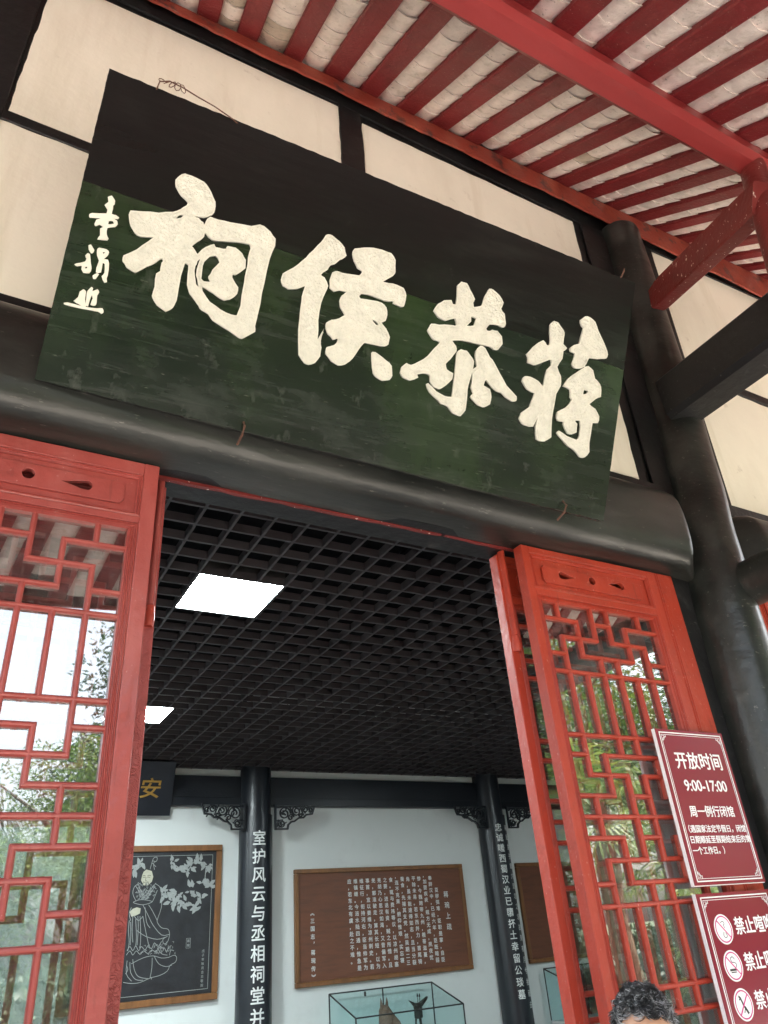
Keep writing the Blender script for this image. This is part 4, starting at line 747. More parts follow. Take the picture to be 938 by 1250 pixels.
mb = MB()
for i in range(9): mb.tube([(-5+i*1.9, 2.6, 2.5), (-5+i*1.9+.3, 9.8, 2.5)], .018, 6)
for i in range(14): mb.tube([(-4+i*1.1, 3+(i*1.7) % 6, 2.13), (-4+i*1.1, 3+(i*1.7) % 6, 2.76)], .006, 5)
obj('hanger_rods', mb, M['void'], cl)
LB = ['square ceiling light panel nearest the doorway, shining white', 'further ceiling light panel half hidden behind the left door leaf'] + ['%s ceiling light panel in the left part of the hall, out of view' % q for q in ('near', 'far', 'leftmost')] + ['ceiling light panel in the right part of the hall, out of view']
for (lx, ly), lab in zip(lamps, LB):
    t = thing('ceiling_light', lab, 'ceiling light', (lx+.3, ly+.3, ZC), 'square light panels set in the grid ceiling')
    obj('housing', MB().box(lx+.002, lx+.598, ly+.002, ly+.598, ZC+.032, ZC+.10), M['metal'], t)
    obj('diffuser', MB().box(lx+.012, lx+.588, ly+.012, ly+.588, ZC+.006, ZC+.02), M['lamp'], t)
    fr = MB()
    for a in ((lx+.001, lx+.012, ly+.001, ly+.599), (lx+.588, lx+.599, ly+.001, ly+.599), (lx+.012, lx+.588, ly+.001, ly+.012), (lx+.012, lx+.588, ly+.588, ly+.599)): fr.box(*a, ZC+.001, ZC+.03)
    obj('light_frame', fr, M['metal'], t)

# inner columns with couplet boards and openwork brackets
def scroll(cx, cz, r, turns, a0, s=1):
    n = int(14*turns); return [(cx+s*r*(1-.75*i/n)*math.cos(a0+2*math.pi*turns*i/n), cz+r*(1-.75*i/n)*math.sin(a0+2*math.pi*turns*i/n)) for i in range(n+1)]
def bracket(xc, s, label):
    """s=-1 hangs to the left of the column, +1 to the right"""
    t = thing('fret_bracket', label, 'bracket', (xc, 9.7, 1.65), 'carved openwork brackets under the black beam')
    y = 9.70; f = lambda u, v: (xc+s*u, 1.648+v)
    mb = MB()
    edge = [(0, 0), (.56, 0), (.56, -.02), (.525, -.115), (.44, -.125), (.40, -.16), (.33, -.165), (.27, -.205), (.22, -.215), (.18, -.25), (.17, -.30), (0, -.302), (0, 0)]
    ribbon(mb, [f(*p) for p in edge], .020, .035, y)
    obj('bracket_frame', mb, M['dark_wood'], t)
    mb = MB()
    for cx, cz, r, tu, a0 in ((.13, -.11, .085, 1.6, 0), (.30, -.08, .065, 1.5, 2), (.43, -.055, .048, 1.4, 1), (.09, -.235, .05, 1.3, 3), (.215, -.16, .04, 1.2, .5), (.36, -.125, .03, 1.1, 2.5), (.50, -.06, .032, 1.1, 4)):
        p = [(xc+s*(a), 1.648+b) for a, b in scroll(cx, cz, r, tu, a0)]; ribbon(mb, p, .013, .028, y-.003)
    for a, b in (((.02, -.04), (.2, -.02)), ((.04, -.19), (.02, -.28)), ((.2, -.02), (.26, -.15)), ((.35, -.01), (.40, -.13)), ((.46, -.01), (.50, -.10)), ((.05, -.28), (.15, -.22)), ((0, -.2), (.1, -.19))):
        ribbon(mb, [f(*a), f(*b)], .013, .028, y-.003)
    for k in range(16):
        u = random.uniform(.03, .5); v = -random.uniform(.02, .26*(1-u*1.1)); a, b = f(u, v); ribbon(mb, [(a, b), (a+random.uniform(-.03, .03), b+random.uniform(-.03, .03))], .014, .026, y-.004)
    obj('scrollwork', mb, M['dark_wood'], t)
def inner_column(xc, label, blabel, texts):
    c = thing('inner_column', label, 'column', (xc, 9.86, GZ))
    obj('shaft', MB().loft([[(xc+.205*math.cos(a), 9.86+.205*math.sin(a), z) for a in [2*math.pi*k/36 for k in range(36)]] for z in (GZ+.12, 0, 1, 2.2)]), M['dark_wood'], c, smooth=True)
    b = thing('couplet_board', blabel, 'plaque', (xc, 9.64, GZ+.4)); r0, r1 = .212, .228; n = 18; a0, a1 = math.radians(-90-62), math.radians(-90+62)
    rings = []
    for z in (GZ+.4, 1.53):
        an = [a0+(a1-a0)*i/n for i in range(n+1)]
        rings.append([(xc+r1*math.cos(a), 9.86+r1*math.sin(a), z) for a in an]+[(xc+r0*math.cos(a), 9.86+r0*math.sin(a), z) for a in an[::-1]])
    obj('curved_plank', MB().loft(rings), M['dark_wood'], b, smooth=True)
    for s_, xo, zt, pitch, size, bold in texts:
        for k, ch_ in enumerate(s_):
            def warp(p, xo=xo):
                th = -math.pi/2+(xo+p.x)/r1; rr = r1+.001+p.z
                return (xc+rr*math.cos(th), 9.86+rr*math.sin(th), p.y+zt-pitch*k)
            from_curve('character', text_curve(ch_, size, 0, .0006), M['white_text'], b, None, warp, fat=bold)
inner_column(3.63, 'black round inner column left of the brown text board', 'curved black couplet board with one row of large white characters', [('室护风云与丞相祠堂并寿', -.02, 1.225, .2115, .185, .0025)])
inner_column(7.475, 'black round inner column right of the brown text board', 'curved black couplet board with two rows of small white characters',
             [('忠诚嗟西蜀汉业已隳抔土幸留公琰墓', -.035, 1.335, .142, .118, .0014), ('蒋后主于章六居君之求故来有月兮拾而去', .125, 1.335, .133, .085, .0006)])
for xc, s, lab in ((3.42, -1, 'carved black bracket left of the left inner column'), (3.845, 1, 'carved black bracket right of the left inner column'), (7.27, -1, 'carved black bracket left of the right inner column'), (7.685, 1, 'carved black bracket right of the right inner column')):
    bracket(xc, s, lab)
# dark hanging plaque with a gold character
hp = thing('hanging_plaque', 'dark plaque with a gold character leaning out below the ceiling behind the left door', 'plaque', (1.4, 9.7, 1.5))
a = [(.2, 9.84, 1.53), (2.50, 9.84, 1.53), (2.44, 9.45, 2.10), (.26, 9.45, 2.10)]
obj('plaque_board', MB().prism(a, (0, .035, .02)), M['dark_wood'], hp, bevel=.004)
dv = Vector((0, -.39, .57)).normalized(); nn = Vector((0, -dv.z, dv.y))
mx = Matrix(((1, 0, nn.x, 2.19), (0, dv.y, nn.y, 9.642), (0, dv.z, nn.z, 1.80), (0, 0, 0, 1)))
from_curve('gold_character', text_curve('安', .27, .002, .004), M['gold'], hp, mx)
# engraved picture
ep = thing('engraved_picture', 'black engraved picture of a robed standing figure and flowering branches in a brown frame', 'picture', (2.3, 9.94, -.45))
x0, x1, z0, z1 = 1.45, 3.215, -.455, 1.20; y = 9.93
obj('slate_panel', MB().box(x0+.07, x1-.07, y, y+.025, z0+.07, z1-.07), M['slate'], ep)
for bx in ((x0, x1, z1-.07, z1), (x0, x1, z0, z0+.07), (x0, x0+.07, z0+.07, z1-.07), (x1-.07, x1, z0+.07, z1-.07)):
    obj('frame_side', MB().box(bx[0], bx[1], y-.03, y+.028, bx[2]+.001, bx[3]-.001), M['frame_wood'], ep, bevel=.006)
mb = MB()
for l in DATA['lines']: ribbon(mb, smooth_line(l), .0062, .001, y-.001)
bord(mb, x0+.115, x1-.115, z0+.115, z1-.115, y-.001, .005)
obj('engraved_lines', mb, M['etch'], ep)
obj('engraved_face', MB().prism([(a, y-.0005, b) for a, b in DATA['face']], (0, -.001, 0)), M['skin_etch'], ep)
obj('engraved_hand', MB().prism([(a, y-.0005, b) for a, b in DATA['hand']], (0, -.001, 0)), M['skin_etch'], ep)
mb = MB(); rnd = random.Random(4)
for cx, cz in DATA['leafs']:
    for k in range(7):
        a = rnd.uniform(0, 6.28); ln = rnd.uniform(.05, .10); wd = ln*.24; ox, oz = cx+rnd.uniform(-.035, .035), cz+rnd.uniform(-.03, .03)
        ca, sa = math.cos(a), math.sin(a); q = [(0, 0), (.35, 1), (.75, .6), (1, 0), (.7, -.7), (.35, -1)]
        mb.prism([(ox+ln*u*ca-wd*v*sa, y-.0005-k*.0002, oz+ln*u*sa+wd*v*ca) for u, v in q], (0, -.0008, 0))
for a, b in zip(DATA['leafs'][:6], DATA['leafs'][1:7]): ribbon(mb, [a, b], .010, .001, y-.001)
obj('engraved_branches', mb, M['etch'], ep, kind='stuff')
for i, ch_ in enumerate('蒋琬'): txt(ep, ch_, 2.845, .155-.045*i, .034, y-.001, M['etch'], .0004, name='seal_character')
mb = MB(); bord(mb, 2.82, 2.87, .085, .185, y-.001, .003); obj('seal_frame', mb, M['etch'], ep)
for i, ch_ in enumerate('戊子年秋月吉日敬刻'): txt(ep, ch_, 3.03, .04-.043*i, .034, y-.001, M['etch'], .0002, name='inscription_character')
mb = MB(); rnd = random.Random(8); fc = DATA['face']; fcx = sum(p[0] for p in fc)/len(fc); fcz = sum(p[1] for p in fc)/len(fc)
F_ = lambda u, v: (fcx+u, fcz+v)
for l in ([F_(-.045, .02), F_(-.03, .027), F_(-.012, .02)], [F_(.01, .02), F_(.03, .028), F_(.05, .02)], [F_(-.042, .004), F_(-.028, .009), F_(-.014, .004)], [F_(.012, .004), F_(.026, .009), F_(.042, .004)],
          [F_(-.004, .008), F_(-.010, -.025), F_(.004, -.028)], [F_(-.022, -.048), F_(-.002, -.044), F_(.018, -.048)], [F_(-.03, -.038), F_(-.04, -.075)], [F_(.02, -.038), F_(.034, -.075)], [F_(-.004, -.06), F_(-.006, -.10)], [F_(.005, -.06), F_(.007, -.095)]):
    ribbon(mb, smooth_line(l), .0048, .001, y-.0025)
obj('engraved_features', mb, M['slate'], ep)
mb = MB()
for k in range(150):      # brocade texture of collar, belt and hem
    reg = rnd.choice(((fcx-.10, fcx+.13, .66, .80), (2.28, 2.70, .05, .15), (fcx-.05, fcx+.06, .62, .72)))
    u, v = rnd.uniform(reg[0], reg[1]), rnd.uniform(reg[2], reg[3]); a_ = rnd.uniform(0, 6.28)
    ribbon(mb, [(u, v), (u+.016*math.cos(a_), v+.016*math.sin(a_)), (u+.02*math.cos(a_+1), v+.02*math.sin(a_+1))], .0035, .001, y-.0012)
obj('engraved_brocade', mb, M['etch'], ep, kind='stuff')
# text boards
def text_board(x0, x1, z0, z1, label):
    t = thing('text_board', label, 'notice board', ((x0+x1)/2, 9.94, z0)); y = 9.93; f = .055
    obj('board_panel', MB().box(x0+f, x1-f, y, y+.02, z0+f, z1-f), M['brown_board'], t)
    for bx in ((x0, x1, z1-f, z1), (x0, x1, z0, z0+f), (x0, x0+f, z0+f, z1-f), (x1-f, x1, z0+f, z1-f)):
        obj('frame_side', MB().box(bx[0], bx[1], y-.025, y+.024, bx[2]+.001, bx[3]-.001), M['frame_wood'], t, bevel=.005)
    return t, y-.002
t, y = text_board(4.205, 6.88, -.44, .885, 'brown board with columns of white Chinese writing between the two inner columns')
body = '芟秽弭难，臣职是掌，自臣奉辞汉中，已经六年，臣既暗弱，加婴疾疢，规方无成，夙夜忧惨。今魏跨带九州，根蒂滋蔓，平除未易。若东西并力，首尾犄角，虽未能速得如志，且当分裂蚕食，先摧其支党。然吴期二三，连不克果，俯仰惟艰，实忘寝食。辄与费祎等议，以凉州胡塞之要，进退有资，贼之所惜。且羌胡乃心思汉如渴，又昔偏军入羌，郭淮破走，算其长短，以为事首，宜以姜维为凉州刺史。若维征行，衔持河右，臣当帅军为维镇继。今涪水陆四通，惟急是应，若东北有虞，赴之不难。'
rows_n = 14; pz = .0775; px = .0925; zt = .715
idx = 0; colx = 6.40; first = True; cols = []
while idx < len(body):
    n = rows_n-2 if first else rows_n
    cols.append((colx, zt-(2*pz if first else 0), body[idx:idx+n])); idx += n; colx -= px; first = False
for cx, cz, s_ in cols:
    o = from_curve('text_column', text_curve('\n'.join(s_), .062, 0, .0004, pz/.062), M['white_text'], t, at(cx, y, cz), fat=.0012)
    o['kind'] = 'stuff'
    zs = [v.co.z for v in o.data.vertices]; want = cz+.03; off = Vector(t['_o'])
    d = want-(max(zs)+off.z)
    for v in o.data.vertices: v.co.z += d
def column_text(par, s_, x, z, size, pitch, y):
    for i, ch_ in enumerate(s_): txt(par, ch_, x, z-pitch*i, size, y, M['white_text'], .0012, name='character')
column_text(t, '蒋琬上疏', 6.555, .49, .085, .135, y)
column_text(t, '︽三国志︐蒋琬传︾', 4.455, .36, .062, .088, y)
t, y = text_board(7.885, 10.5, -.46, .87, 'brown text board right of the right inner column, mostly hidden by the red doors')
for i in range(12): column_text(t, '汉相蒋公诗文选录', 10.2-.16*i, .62, .07, .12, y)

# display cases with sloping glass lids
def case(x0, x1, label):
    t = thing('display_case', label, 'display case', ((x0+x1)/2, 9.45, GZ+.12)); yb, yf = 9.80, 9.10; zb_, zf, z0 = -.535, -.76, -1.15
    obj('cabinet_base', MB().box(x0, x1, yf, yb, GZ+.12, z0), M['base_white'], t, bevel=.01)
    g = M['case_glass']
    obj('glass_pane', MB().prism([(x0, yf, z0), (x1, yf, z0), (x1, yf, zf), (x0, yf, zf)], (0, .006, 0)), g, t, label='front glass')
    obj('glass_pane', MB().prism([(x0, yb-.006, z0), (x1, yb-.006, z0), (x1, yb-.006, zb_), (x0, yb-.006, zb_)], (0, .006, 0)), g, t, label='back glass')
    for x in (x0, x1-.006): obj('glass_pane', MB().prism([(x, yf+.007, z0), (x, yb-.007, z0), (x, yb-.007, zb_-.002), (x, yf+.007, zf-.002)], (.006, 0, 0)), g, t)
    obj('glass_lid', MB().prism([(x0, yf, zf), (x1, yf, zf), (x1, yb, zb_), (x0, yb, zb_)], (0, 0, .006)), g, t)
    e = .009
    def edge(p, q): obj('frame_edge', MB().tube([p, q], e, 6), M['metal'], t)
    A = [(x0, yf, zf+.004), (x1, yf, zf+.004), (x1, yb, zb_+.004), (x0, yb, zb_+.004)]
    for i in range(4): edge(A[i], A[(i+1) % 4]); edge((A[i][0], A[i][1], z0), A[i])
    edge(((x0+x1)/2, yb-.01, z0), ((x0+x1)/2, yb-.01, zb_))
    obj('lock_tab', MB().box(x0+.48, x0+.5, yb-.03, yb-.008, zb_-.06, zb_-.01), M['metal'], t)
    return t
case(4.60, 6.10, 'glass display case under the brown text board, holding a clay head and bronze cup')
case(8.02, 9.5, 'glass display case right of the right inner column, seen between the red door stiles')
# clay horse head
def blob(rings, n=14):
    out = []
    for cx, cy, z, rx_, ry_ in rings: out.append([(cx+rx_*math.cos(2*math.pi*k/n), cy+ry_*math.sin(2*math.pi*k/n), z) for k in range(n)])
    return MB().loft(out)
hx, hy = 5.21, 9.50
t = thing('clay_horse_head', 'brown clay horse head with two upright ears inside the glass display case', 'sculpture', (hx, hy, -1.15))
obj('head', blob([(hx, hy, -1.15, .10, .08), (hx, hy, -1.05, .11, .085), (hx+.005, hy-.01, -.95, .10, .08), (hx+.01, hy-.03, -.88, .115, .09), (hx, hy-.03, -.80, .10, .085), (hx-.01, hy-.01, -.74, .075, .065), (hx-.01, hy, -.70, .05, .045), (hx-.01, hy, -.69, .02, .02)]), M['clay'], t, smooth=True)
for s in (-1, 1): obj('ear', blob([(hx-.01+s*.035, hy, -.72, .024, .018), (hx-.01+s*.04, hy, -.67, .018, .012), (hx-.01+s*.042, hy, -.615, .003, .003)], 8), M['clay'], t, smooth=True)
obj('muzzle', MB().tube([(hx+.05, hy-.05, -.84), (hx+.10, hy-.10, -.90), (hx+.12, hy-.13, -.95)], [.06, .05, .035], 10), M['clay'], t, smooth=True)
for s in (0, 1): obj('eye', blob([(hx+.02+s*.05, hy-.105+s*.01, -.80, .001, .001), (hx+.02+s*.05, hy-.108+s*.01, -.79, .010, .008), (hx+.02+s*.05, hy-.105+s*.01, -.78, .001, .001)], 8), M['bronze'], t)
# bronze jue cup
jx, jy = 5.68, 9.50
t = thing('bronze_cup', 'small dark three-legged bronze wine cup on the right inside the glass display case', 'vessel', (jx, jy, -1.0))
obj('cup_body', blob([(jx, jy, -.88, .03, .03), (jx, jy, -.87, .055, .045), (jx, jy, -.80, .055, .045), (jx, jy, -.75, .06, .045), (jx, jy, -.72, .075, .05), (jx, jy, -.715, .065, .04)]), M['bronze'], t, smooth=True)
obj('spout', MB().loft([[(jx+.03, jy-.03, -.77), (jx+.03, jy+.03, -.77), (jx+.03, jy+.04, -.72), (jx+.03, jy-.04, -.72)], [(jx+.14, jy-.015, -.69), (jx+.14, jy+.015, -.69), (jx+.145, jy+.025, -.66), (jx+.145, jy-.025, -.66)]]), M['bronze'], t)
obj('tail', MB().loft([[(jx-.03, jy-.03, -.77), (jx-.03, jy+.03, -.77), (jx-.03, jy+.035, -.72), (jx-.03, jy-.035, -.72)], [(jx-.125, jy-.004, -.68), (jx-.125, jy+.004, -.68), (jx-.13, jy+.005, -.675), (jx-.13, jy-.005, -.675)]]), M['bronze'], t)
for k in range(3):
    a = 2*math.pi*k/3+.4; obj('leg', MB().tube([(jx+.035*math.cos(a), jy+.03*math.sin(a), -.87), (jx+.07*math.cos(a), jy+.06*math.sin(a), -1.15)], [.012, .005], 6), M['bronze'], t)
for s in (-.025, .025): obj('finial', blob([(jx+.02, jy+s, -.72, .004, .004), (jx+.02, jy+s, -.655, .004, .004), (jx+.02, jy+s, -.65, .012, .012), (jx+.02, jy+s, -.62, .006, .006), (jx+.02, jy+s, -.615, .001, .001)], 8), M['bronze'], t)

# ================================================================ PERSON
PX, PY = 1.765, 1.77; HT = -.168     # top of the skull
pn = thing('person', 'short curly grey-haired person in front of the right door, only hair and forehead in view', 'person', (PX, PY, GZ+.02))
G0 = GZ+.045
def skinmesh(name, chains, m, lvl=2):
    verts = []; edges = []; rad = []; key = {}
    for ch_ in chains:
        prev = None
        for (x, y, z, r) in ch_:
            k_ = (round(x, 4), round(y, 4), round(z, 4))
            if k_ not in key: key[k_] = len(verts); verts.append(Vector((x, y, z))-Vector(pn['_o'])); rad.append(r)
            i = key[k_]
            if prev is not None and prev != i: edges.append((prev, i))
            prev = i
    me = bpy.data.meshes.new(name); me.from_pydata([tuple(v) for v in verts], edges, []); o = bpy.data.objects.new(name, me); COL.objects.link(o); o.parent = pn
    sk = o.modifiers.new('s', 'SKIN'); sk.use_smooth_shade = True
    for i, r in enumerate(rad):
        rr = r if isinstance(r, tuple) else (r, r); me.skin_vertices[0].data[i].radius = rr
    me.skin_vertices[0].data[0].use_root = True
    sb = o.modifiers.new('u', 'SUBSURF'); sb.levels = lvl; sb.render_levels = lvl
    bpy.context.view_layer.update(); dg = bpy.context.evaluated_depsgraph_get()
    nm = bpy.data.meshes.new_from_object(o.evaluated_get(dg), depsgraph=dg); o.modifiers.clear(); o.data = nm
    nm.materials.clear(); nm.materials.append(m); o['_o'] = pn['_o']
    for p in nm.polygons: p.use_smooth = True
    return o
def P_(x, y, z, r): return (PX+x, PY+y, HT+z, r)
pel = P_(0, 0, -.72, (.13, .10))
body = [[pel, P_(0, 0, -.58, (.13, .095)), P_(0, .01, -.42, (.15, .10)), P_(0, .015, -.31, (.10, .075)), P_(0, .0, -.25, .055), P_(0, -.01, -.20, .055)]]
for s in (-1, 1):
    body.append([P_(0, .01, -.42, (.15, .10)), P_(s*.17, .01, -.36, .055), P_(s*.20, .02, -.50, .045), P_(s*.22, .01, -.63, .038), P_(s*.225, -.04, -.76, .032), P_(s*.22, -.08, -.86, .024), P_(s*.22, -.10, -.91, (.034, .018)), P_(s*.22, -.11, -.94, (.036, .016))])
    for k, ln in enumerate((.060, .070, .066, .052)):
        dx = (-.024+.016*k); a = P_(s*.22, -.11, -.94, (.036, .016))
        body.append([a, P_(s*.22+s*dx*.9, -.113, -.965, .0095), P_(s*.22+s*dx, -.122, -.965-ln*.5, .0085), P_(s*.22+s*dx, -.112, -.965-ln, .0070)])
    body.append([P_(s*.22, -.10, -.91, (.034, .018)), P_(s*.19, -.12, -.925, .011), P_(s*.18, -.135, -.96, .009)])
    body.append([pel, P_(s*.09, 0, -.80, .085), P_(s*.10, -.01, -1.02, .060), P_(s*.10, 0, -1.14, .048), P_(s*.10, .02, -1.30, .045), P_(s*.10, .03, G0-HT+.08, .032), P_(s*.10, .02, G0-HT+.03, .035), P_(s*.11, -.10, G0-HT+.02, .026)])
skinmesh('body', body, M['skin'])
shirt = [[P_(0, 0, -.74, (.155, .12)), P_(0, 0, -.58, (.155, .115)), P_(0, .01, -.43, (.175, .12)), P_(0, .012, -.30, (.085, .07))]]
for s in (-1, 1): shirt.append([P_(0, .01, -.43, (.175, .12)), P_(s*.175, .01, -.37, .068), P_(s*.205, .02, -.50, .062), P_(s*.215, .015, -.58, .060)])
skinmesh('shirt', shirt, M['shirt'])
tr = [[P_(0, 0, -.73, (.145, .112)), P_(0, 0, -.80, (.12, .10))]]
for s in (-1, 1): tr.append([P_(0, 0, -.80, (.12, .10)), P_(s*.095, 0, -.88, .088), P_(s*.10, -.01, -1.05, .072), P_(s*.10, .01, -1.30, .060), P_(s*.10, .02, G0-HT+.07, .055)])
skinmesh('trousers', tr, M['trousers'])
for s in (-1, 1):
    o = obj('shoe', MB().loft([[(PX+s*.105+a*w_, PY+y_, G0+b*h_) for a, b in ((-1, 0), (1, 0), (.9, .7), (.4, 1), (-.4, 1), (-.9, .7))] for y_, w_, h_ in ((.09, .03, .05), (.06, .04, .075), (0, .042, .085), (-.08, .046, .06), (-.15, .042, .045), (-.18, .02, .03))]), M['shoe'], pn, smooth=True)
# head: one sculpted surface.  local frame: x right, y forward (face), z up, facing the camera
hd = MB(); NU, NV = 40, 30; rings = []; HC = Vector((PX, PY, HT-.112))
fx = Vector((-.80, -1.0, .0)).normalized(); side = Vector((-fx.y, fx.x, 0)); upv = (Vector((0, 0, 1))+fx*.16).normalized()
fx = side.cross(upv)*-1 if side.cross(upv).dot(fx) < 0 else side.cross(upv)
def hpt(lx, ly, lz): return HC+side*lx+fx*ly+upv*lz
def g(x, c, s_): return math.exp(-((x-c)/s_)**2)
def headpt(th, ph, k=1.0):
    """th azimuth from the face, ph elevation"""
    cx, sy, cz = math.sin(th)*math.cos(ph), math.cos(th)*math.cos(ph), math.sin(ph)
    x, y_, z = .077*cx, .098*sy, .112*cz
    if z < 0: x *= 1-.28*(z/.112)**2; y_ = y_*(1-.10*(z/.112)**2) if y_ > 0 else y_*(1-.45*(z/.112)**2)
    if y_ > .03:
        f_ = (y_-.03)/.07
        y_ += f_*(.022*g(x, 0, .011)*g(z, -.038, .018)+.010*g(x, 0, .009)*g(z, -.012, .022)-.010*(g(x, .031, .014)+g(x, -.031, .014))*g(z, -.008, .012)
                  + .006*g(z, .020, .012)+.007*g(x, 0, .022)*g(z, -.068, .008)+.006*g(x, 0, .02)*g(z, -.100, .012)-.003*g(x, 0, .02)*g(z, -.073, .003))
    return hpt(x*k, y_*k, z*k)
for j in range(NV+1):
    ph = -math.pi/2+math.pi*(j+.5)/(NV+1); rings.append([headpt(2*math.pi*i/NU, ph) for i in range(NU)])
obj('head', hd.loft(rings), M['skin'], pn, smooth=True)
for s in (-1, 1):
    e = hpt(s*.031, .083, -.008); obj('eye', MB().loft([[e+side*math.cos(a)*.0115*math.sin(p)+upv*math.sin(a)*.007*math.sin(p)+fx*.009*math.cos(p) for a in [2*math.pi*k/12 for k in range(12)]] for p in (.05, .6, 1.2, 1.7)]), M['eye'], pn, smooth=True)
    er = [hpt(s*(.075+.010*math.sin(t)), -.005-.012*math.cos(t), -.015+.03*math.sin(t-.3)) for t in [2*math.pi*k/12 for k in range(13)]]
    obj('ear', MB().tube(er, .0065, 6), M['skin'], pn, smooth=True)
# hair cap plus curly locks
rings = []
def hairline(th): # lowest elevation of the hair for an azimuth
    a = abs((th+math.pi) % (2*math.pi)-math.pi); return .66+.05*math.sin(th*5+1)+.10*g(a, .75, .3) if a < .95 else (.70-(a-.95)*1.5 if a < 1.45 else -.05-(a-1.45)*.28)
NH = 48; NJ = 10
for j in range(NJ+1):
    t_ = j/NJ; rings.append([headpt(2*math.pi*i/NH, max(-1.2, hairline(2*math.pi*i/NH)+(1.5-hairline(2*math.pi*i/NH))*t_), 1.03+.03*math.sin(math.pi*min(1, t_*1.4))) for i in range(NH)])
hr = obj('hair', MB().loft(rings), M['hair'], pn, smooth=True)
rh = random.Random(9); dk = MB(); gr = MB()
for n_ in range(620):
    th0 = rh.uniform(-math.pi, math.pi); lo = hairline(th0); ph0 = lo+(1.52-lo)*rh.random()**.85
    curl = rh.uniform(2.0, 4.2)*rh.choice((-1, 1)); cr0 = rh.uniform(.006, .013); ln0 = rh.uniform(.020, .036); a00 = rh.uniform(0, 6.28)
    sidef = .08+.6*abs(math.sin(th0))*(1-min(1, max(0, (ph0-.2)/1.1))); clump_grey = rh.random() < sidef
    p = headpt(th0, ph0, 1.02); nrm = (p-HC).normalized(); rv = Vector((rh.uniform(-1, 1), rh.uniform(-1, 1), rh.uniform(-1, 1))); t1 = nrm.cross(rv).normalized(); t2 = nrm.cross(t1)
    sweep = (t1*rh.uniform(-1, 1)+t2*rh.uniform(-1, 1))*.014
    for m_ in range(13):
        q0 = headpt(th0+rh.gauss(0, .075), min(1.55, ph0+rh.gauss(0, .06)), 1.02); cr = cr0*rh.uniform(.8, 1.2); ln = ln0*rh.uniform(.75, 1.1); aa0 = a00+rh.gauss(0, .25); pts = []
        for q_ in range(6):
            tt = q_/5; aa = aa0+tt*curl; pull = (p-q0)*.55*tt
            pts.append(q0+pull+sweep*tt+nrm*(ln*tt-.003-.010*tt*tt)*.72+t1*cr*(math.cos(aa)-math.cos(aa0))+t2*cr*(math.sin(aa)-math.sin(aa0)))
        (gr if (clump_grey and rh.random() < .6) or rh.random() < .05 else dk).tube(pts, [.0009, .0010, .0010, .0009, .0007, .0003], 3)
obj('hair_curls', dk, M['hair'], hr, smooth=True, label='dark curls on top'); obj('hair_curls', gr, M['hair_grey'], hr, smooth=True, label='grey curls towards the temples')
for s in (-1, 1):
    br = [hpt(s*(.016+.008*k), .099-.002*k*k, .016+.003*math.sin(k)) for k in range(5)]; obj('eyebrow', MB().tube(br, [.001, .003, .003, .0025, .001], 5), M['hair'], pn)

# ================================================================ GARDEN (seen mirrored in the glass and lacquer)
def leaves(center, rad, n, size, m, sd, lumps=14, droop=False):
    rr = random.Random(sd); mb = MB(); L = []
    for _ in range(lumps):
        a, b_ = rr.uniform(0, 6.28), rr.uniform(-1, 1); k_ = rr.uniform(.45, .85); c_ = math.sqrt(1-b_*b_)
        L.append((Vector((rad[0]*k_*c_*math.cos(a), rad[1]*k_*c_*math.sin(a), rad[2]*k_*b_)), rr.uniform(.28, .48)))
    V = []; F = []
    for i in range(n):
        c0, s0 = L[i % lumps]; d = Vector((rr.gauss(0, 1), rr.gauss(0, 1), rr.gauss(0, 1))).normalized()*(rr.random()**.4)
        p = Vector(center)+c0+Vector((d.x*rad[0]*s0, d.y*rad[1]*s0, d.z*rad[2]*s0*.8))
        if droop: a = Vector((d.x, d.y, -1.1)).normalized()*size*rr.uniform(.9, 1.8); b_ = a.cross(Vector((rr.gauss(0, 1), rr.gauss(0, 1), .2))).normalized()*size*.16
        else:
            a = Vector((rr.gauss(0, 1), rr.gauss(0, 1), rr.gauss(0, .7))).normalized()*size*rr.uniform(.6, 1.2); b_ = a.cross(Vector((rr.gauss(0, 1), rr.gauss(0, 1), rr.gauss(0, 1)))).normalized()*size*.32
        k_ = len(V); V += [p-a, p-a*.2-b_, p+a, p-a*.2+b_]; F.append((k_, k_+1, k_+2, k_+3))
    mb.v = [tuple(v) for v in V]; mb.f = F; return mb
def raw(name, mb, m, parent):
    me = bpy.data.meshes.new(name); off = Vector(parent['_o']); me.from_pydata([tuple(Vector(p)-off) for p in mb.v], [], mb.f); me.materials.append(m)
    o = bpy.data.objects.new(name, me); COL.objects.link(o); o.parent = parent; o['_o'] = parent['_o']; return o
def tree(x, y, h, r, kind, label, sd, n=9000, size=.09):
    t = thing('conifer_tree' if kind == 'needle' else 'garden_tree', label, 'tree', (x, y, GZ), 'trees of the courtyard garden'); rr = random.Random(sd)
    tk = MB(); tk.tube([(x+rr.uniform(-.1, .1)*i, y+rr.uniform(-.1, .1)*i, GZ+h*.85*i/6) for i in range(7)], [.16*(1-i/8)*h/5 for i in range(7)], 10)
    obj('trunk', tk, M['bark'], t, smooth=True)
    lb_ = MB()
    for k in range(9):
        a = rr.uniform(0, 6.28); z = GZ+h*rr.uniform(.25, .8); L_ = r*rr.uniform(.6, .95)
        lb_.tube([(x, y, z), (x+L_*.5*math.cos(a), y+L_*.5*math.sin(a), z+.12*h), (x+L_*math.cos(a), y+L_*math.sin(a), z+(.0 if kind == 'needle' else .2)*h)], [.05, .03, .01], 6)
    obj('limbs', lb_, M['bark'], t, smooth=True)
    zc = GZ+h*.60; raw('crown', leaves((x, y, zc), (r, r, h*.44), n, size, M[kind], sd, lumps=26, droop=(kind == 'needle')), M[kind], t)
    return t
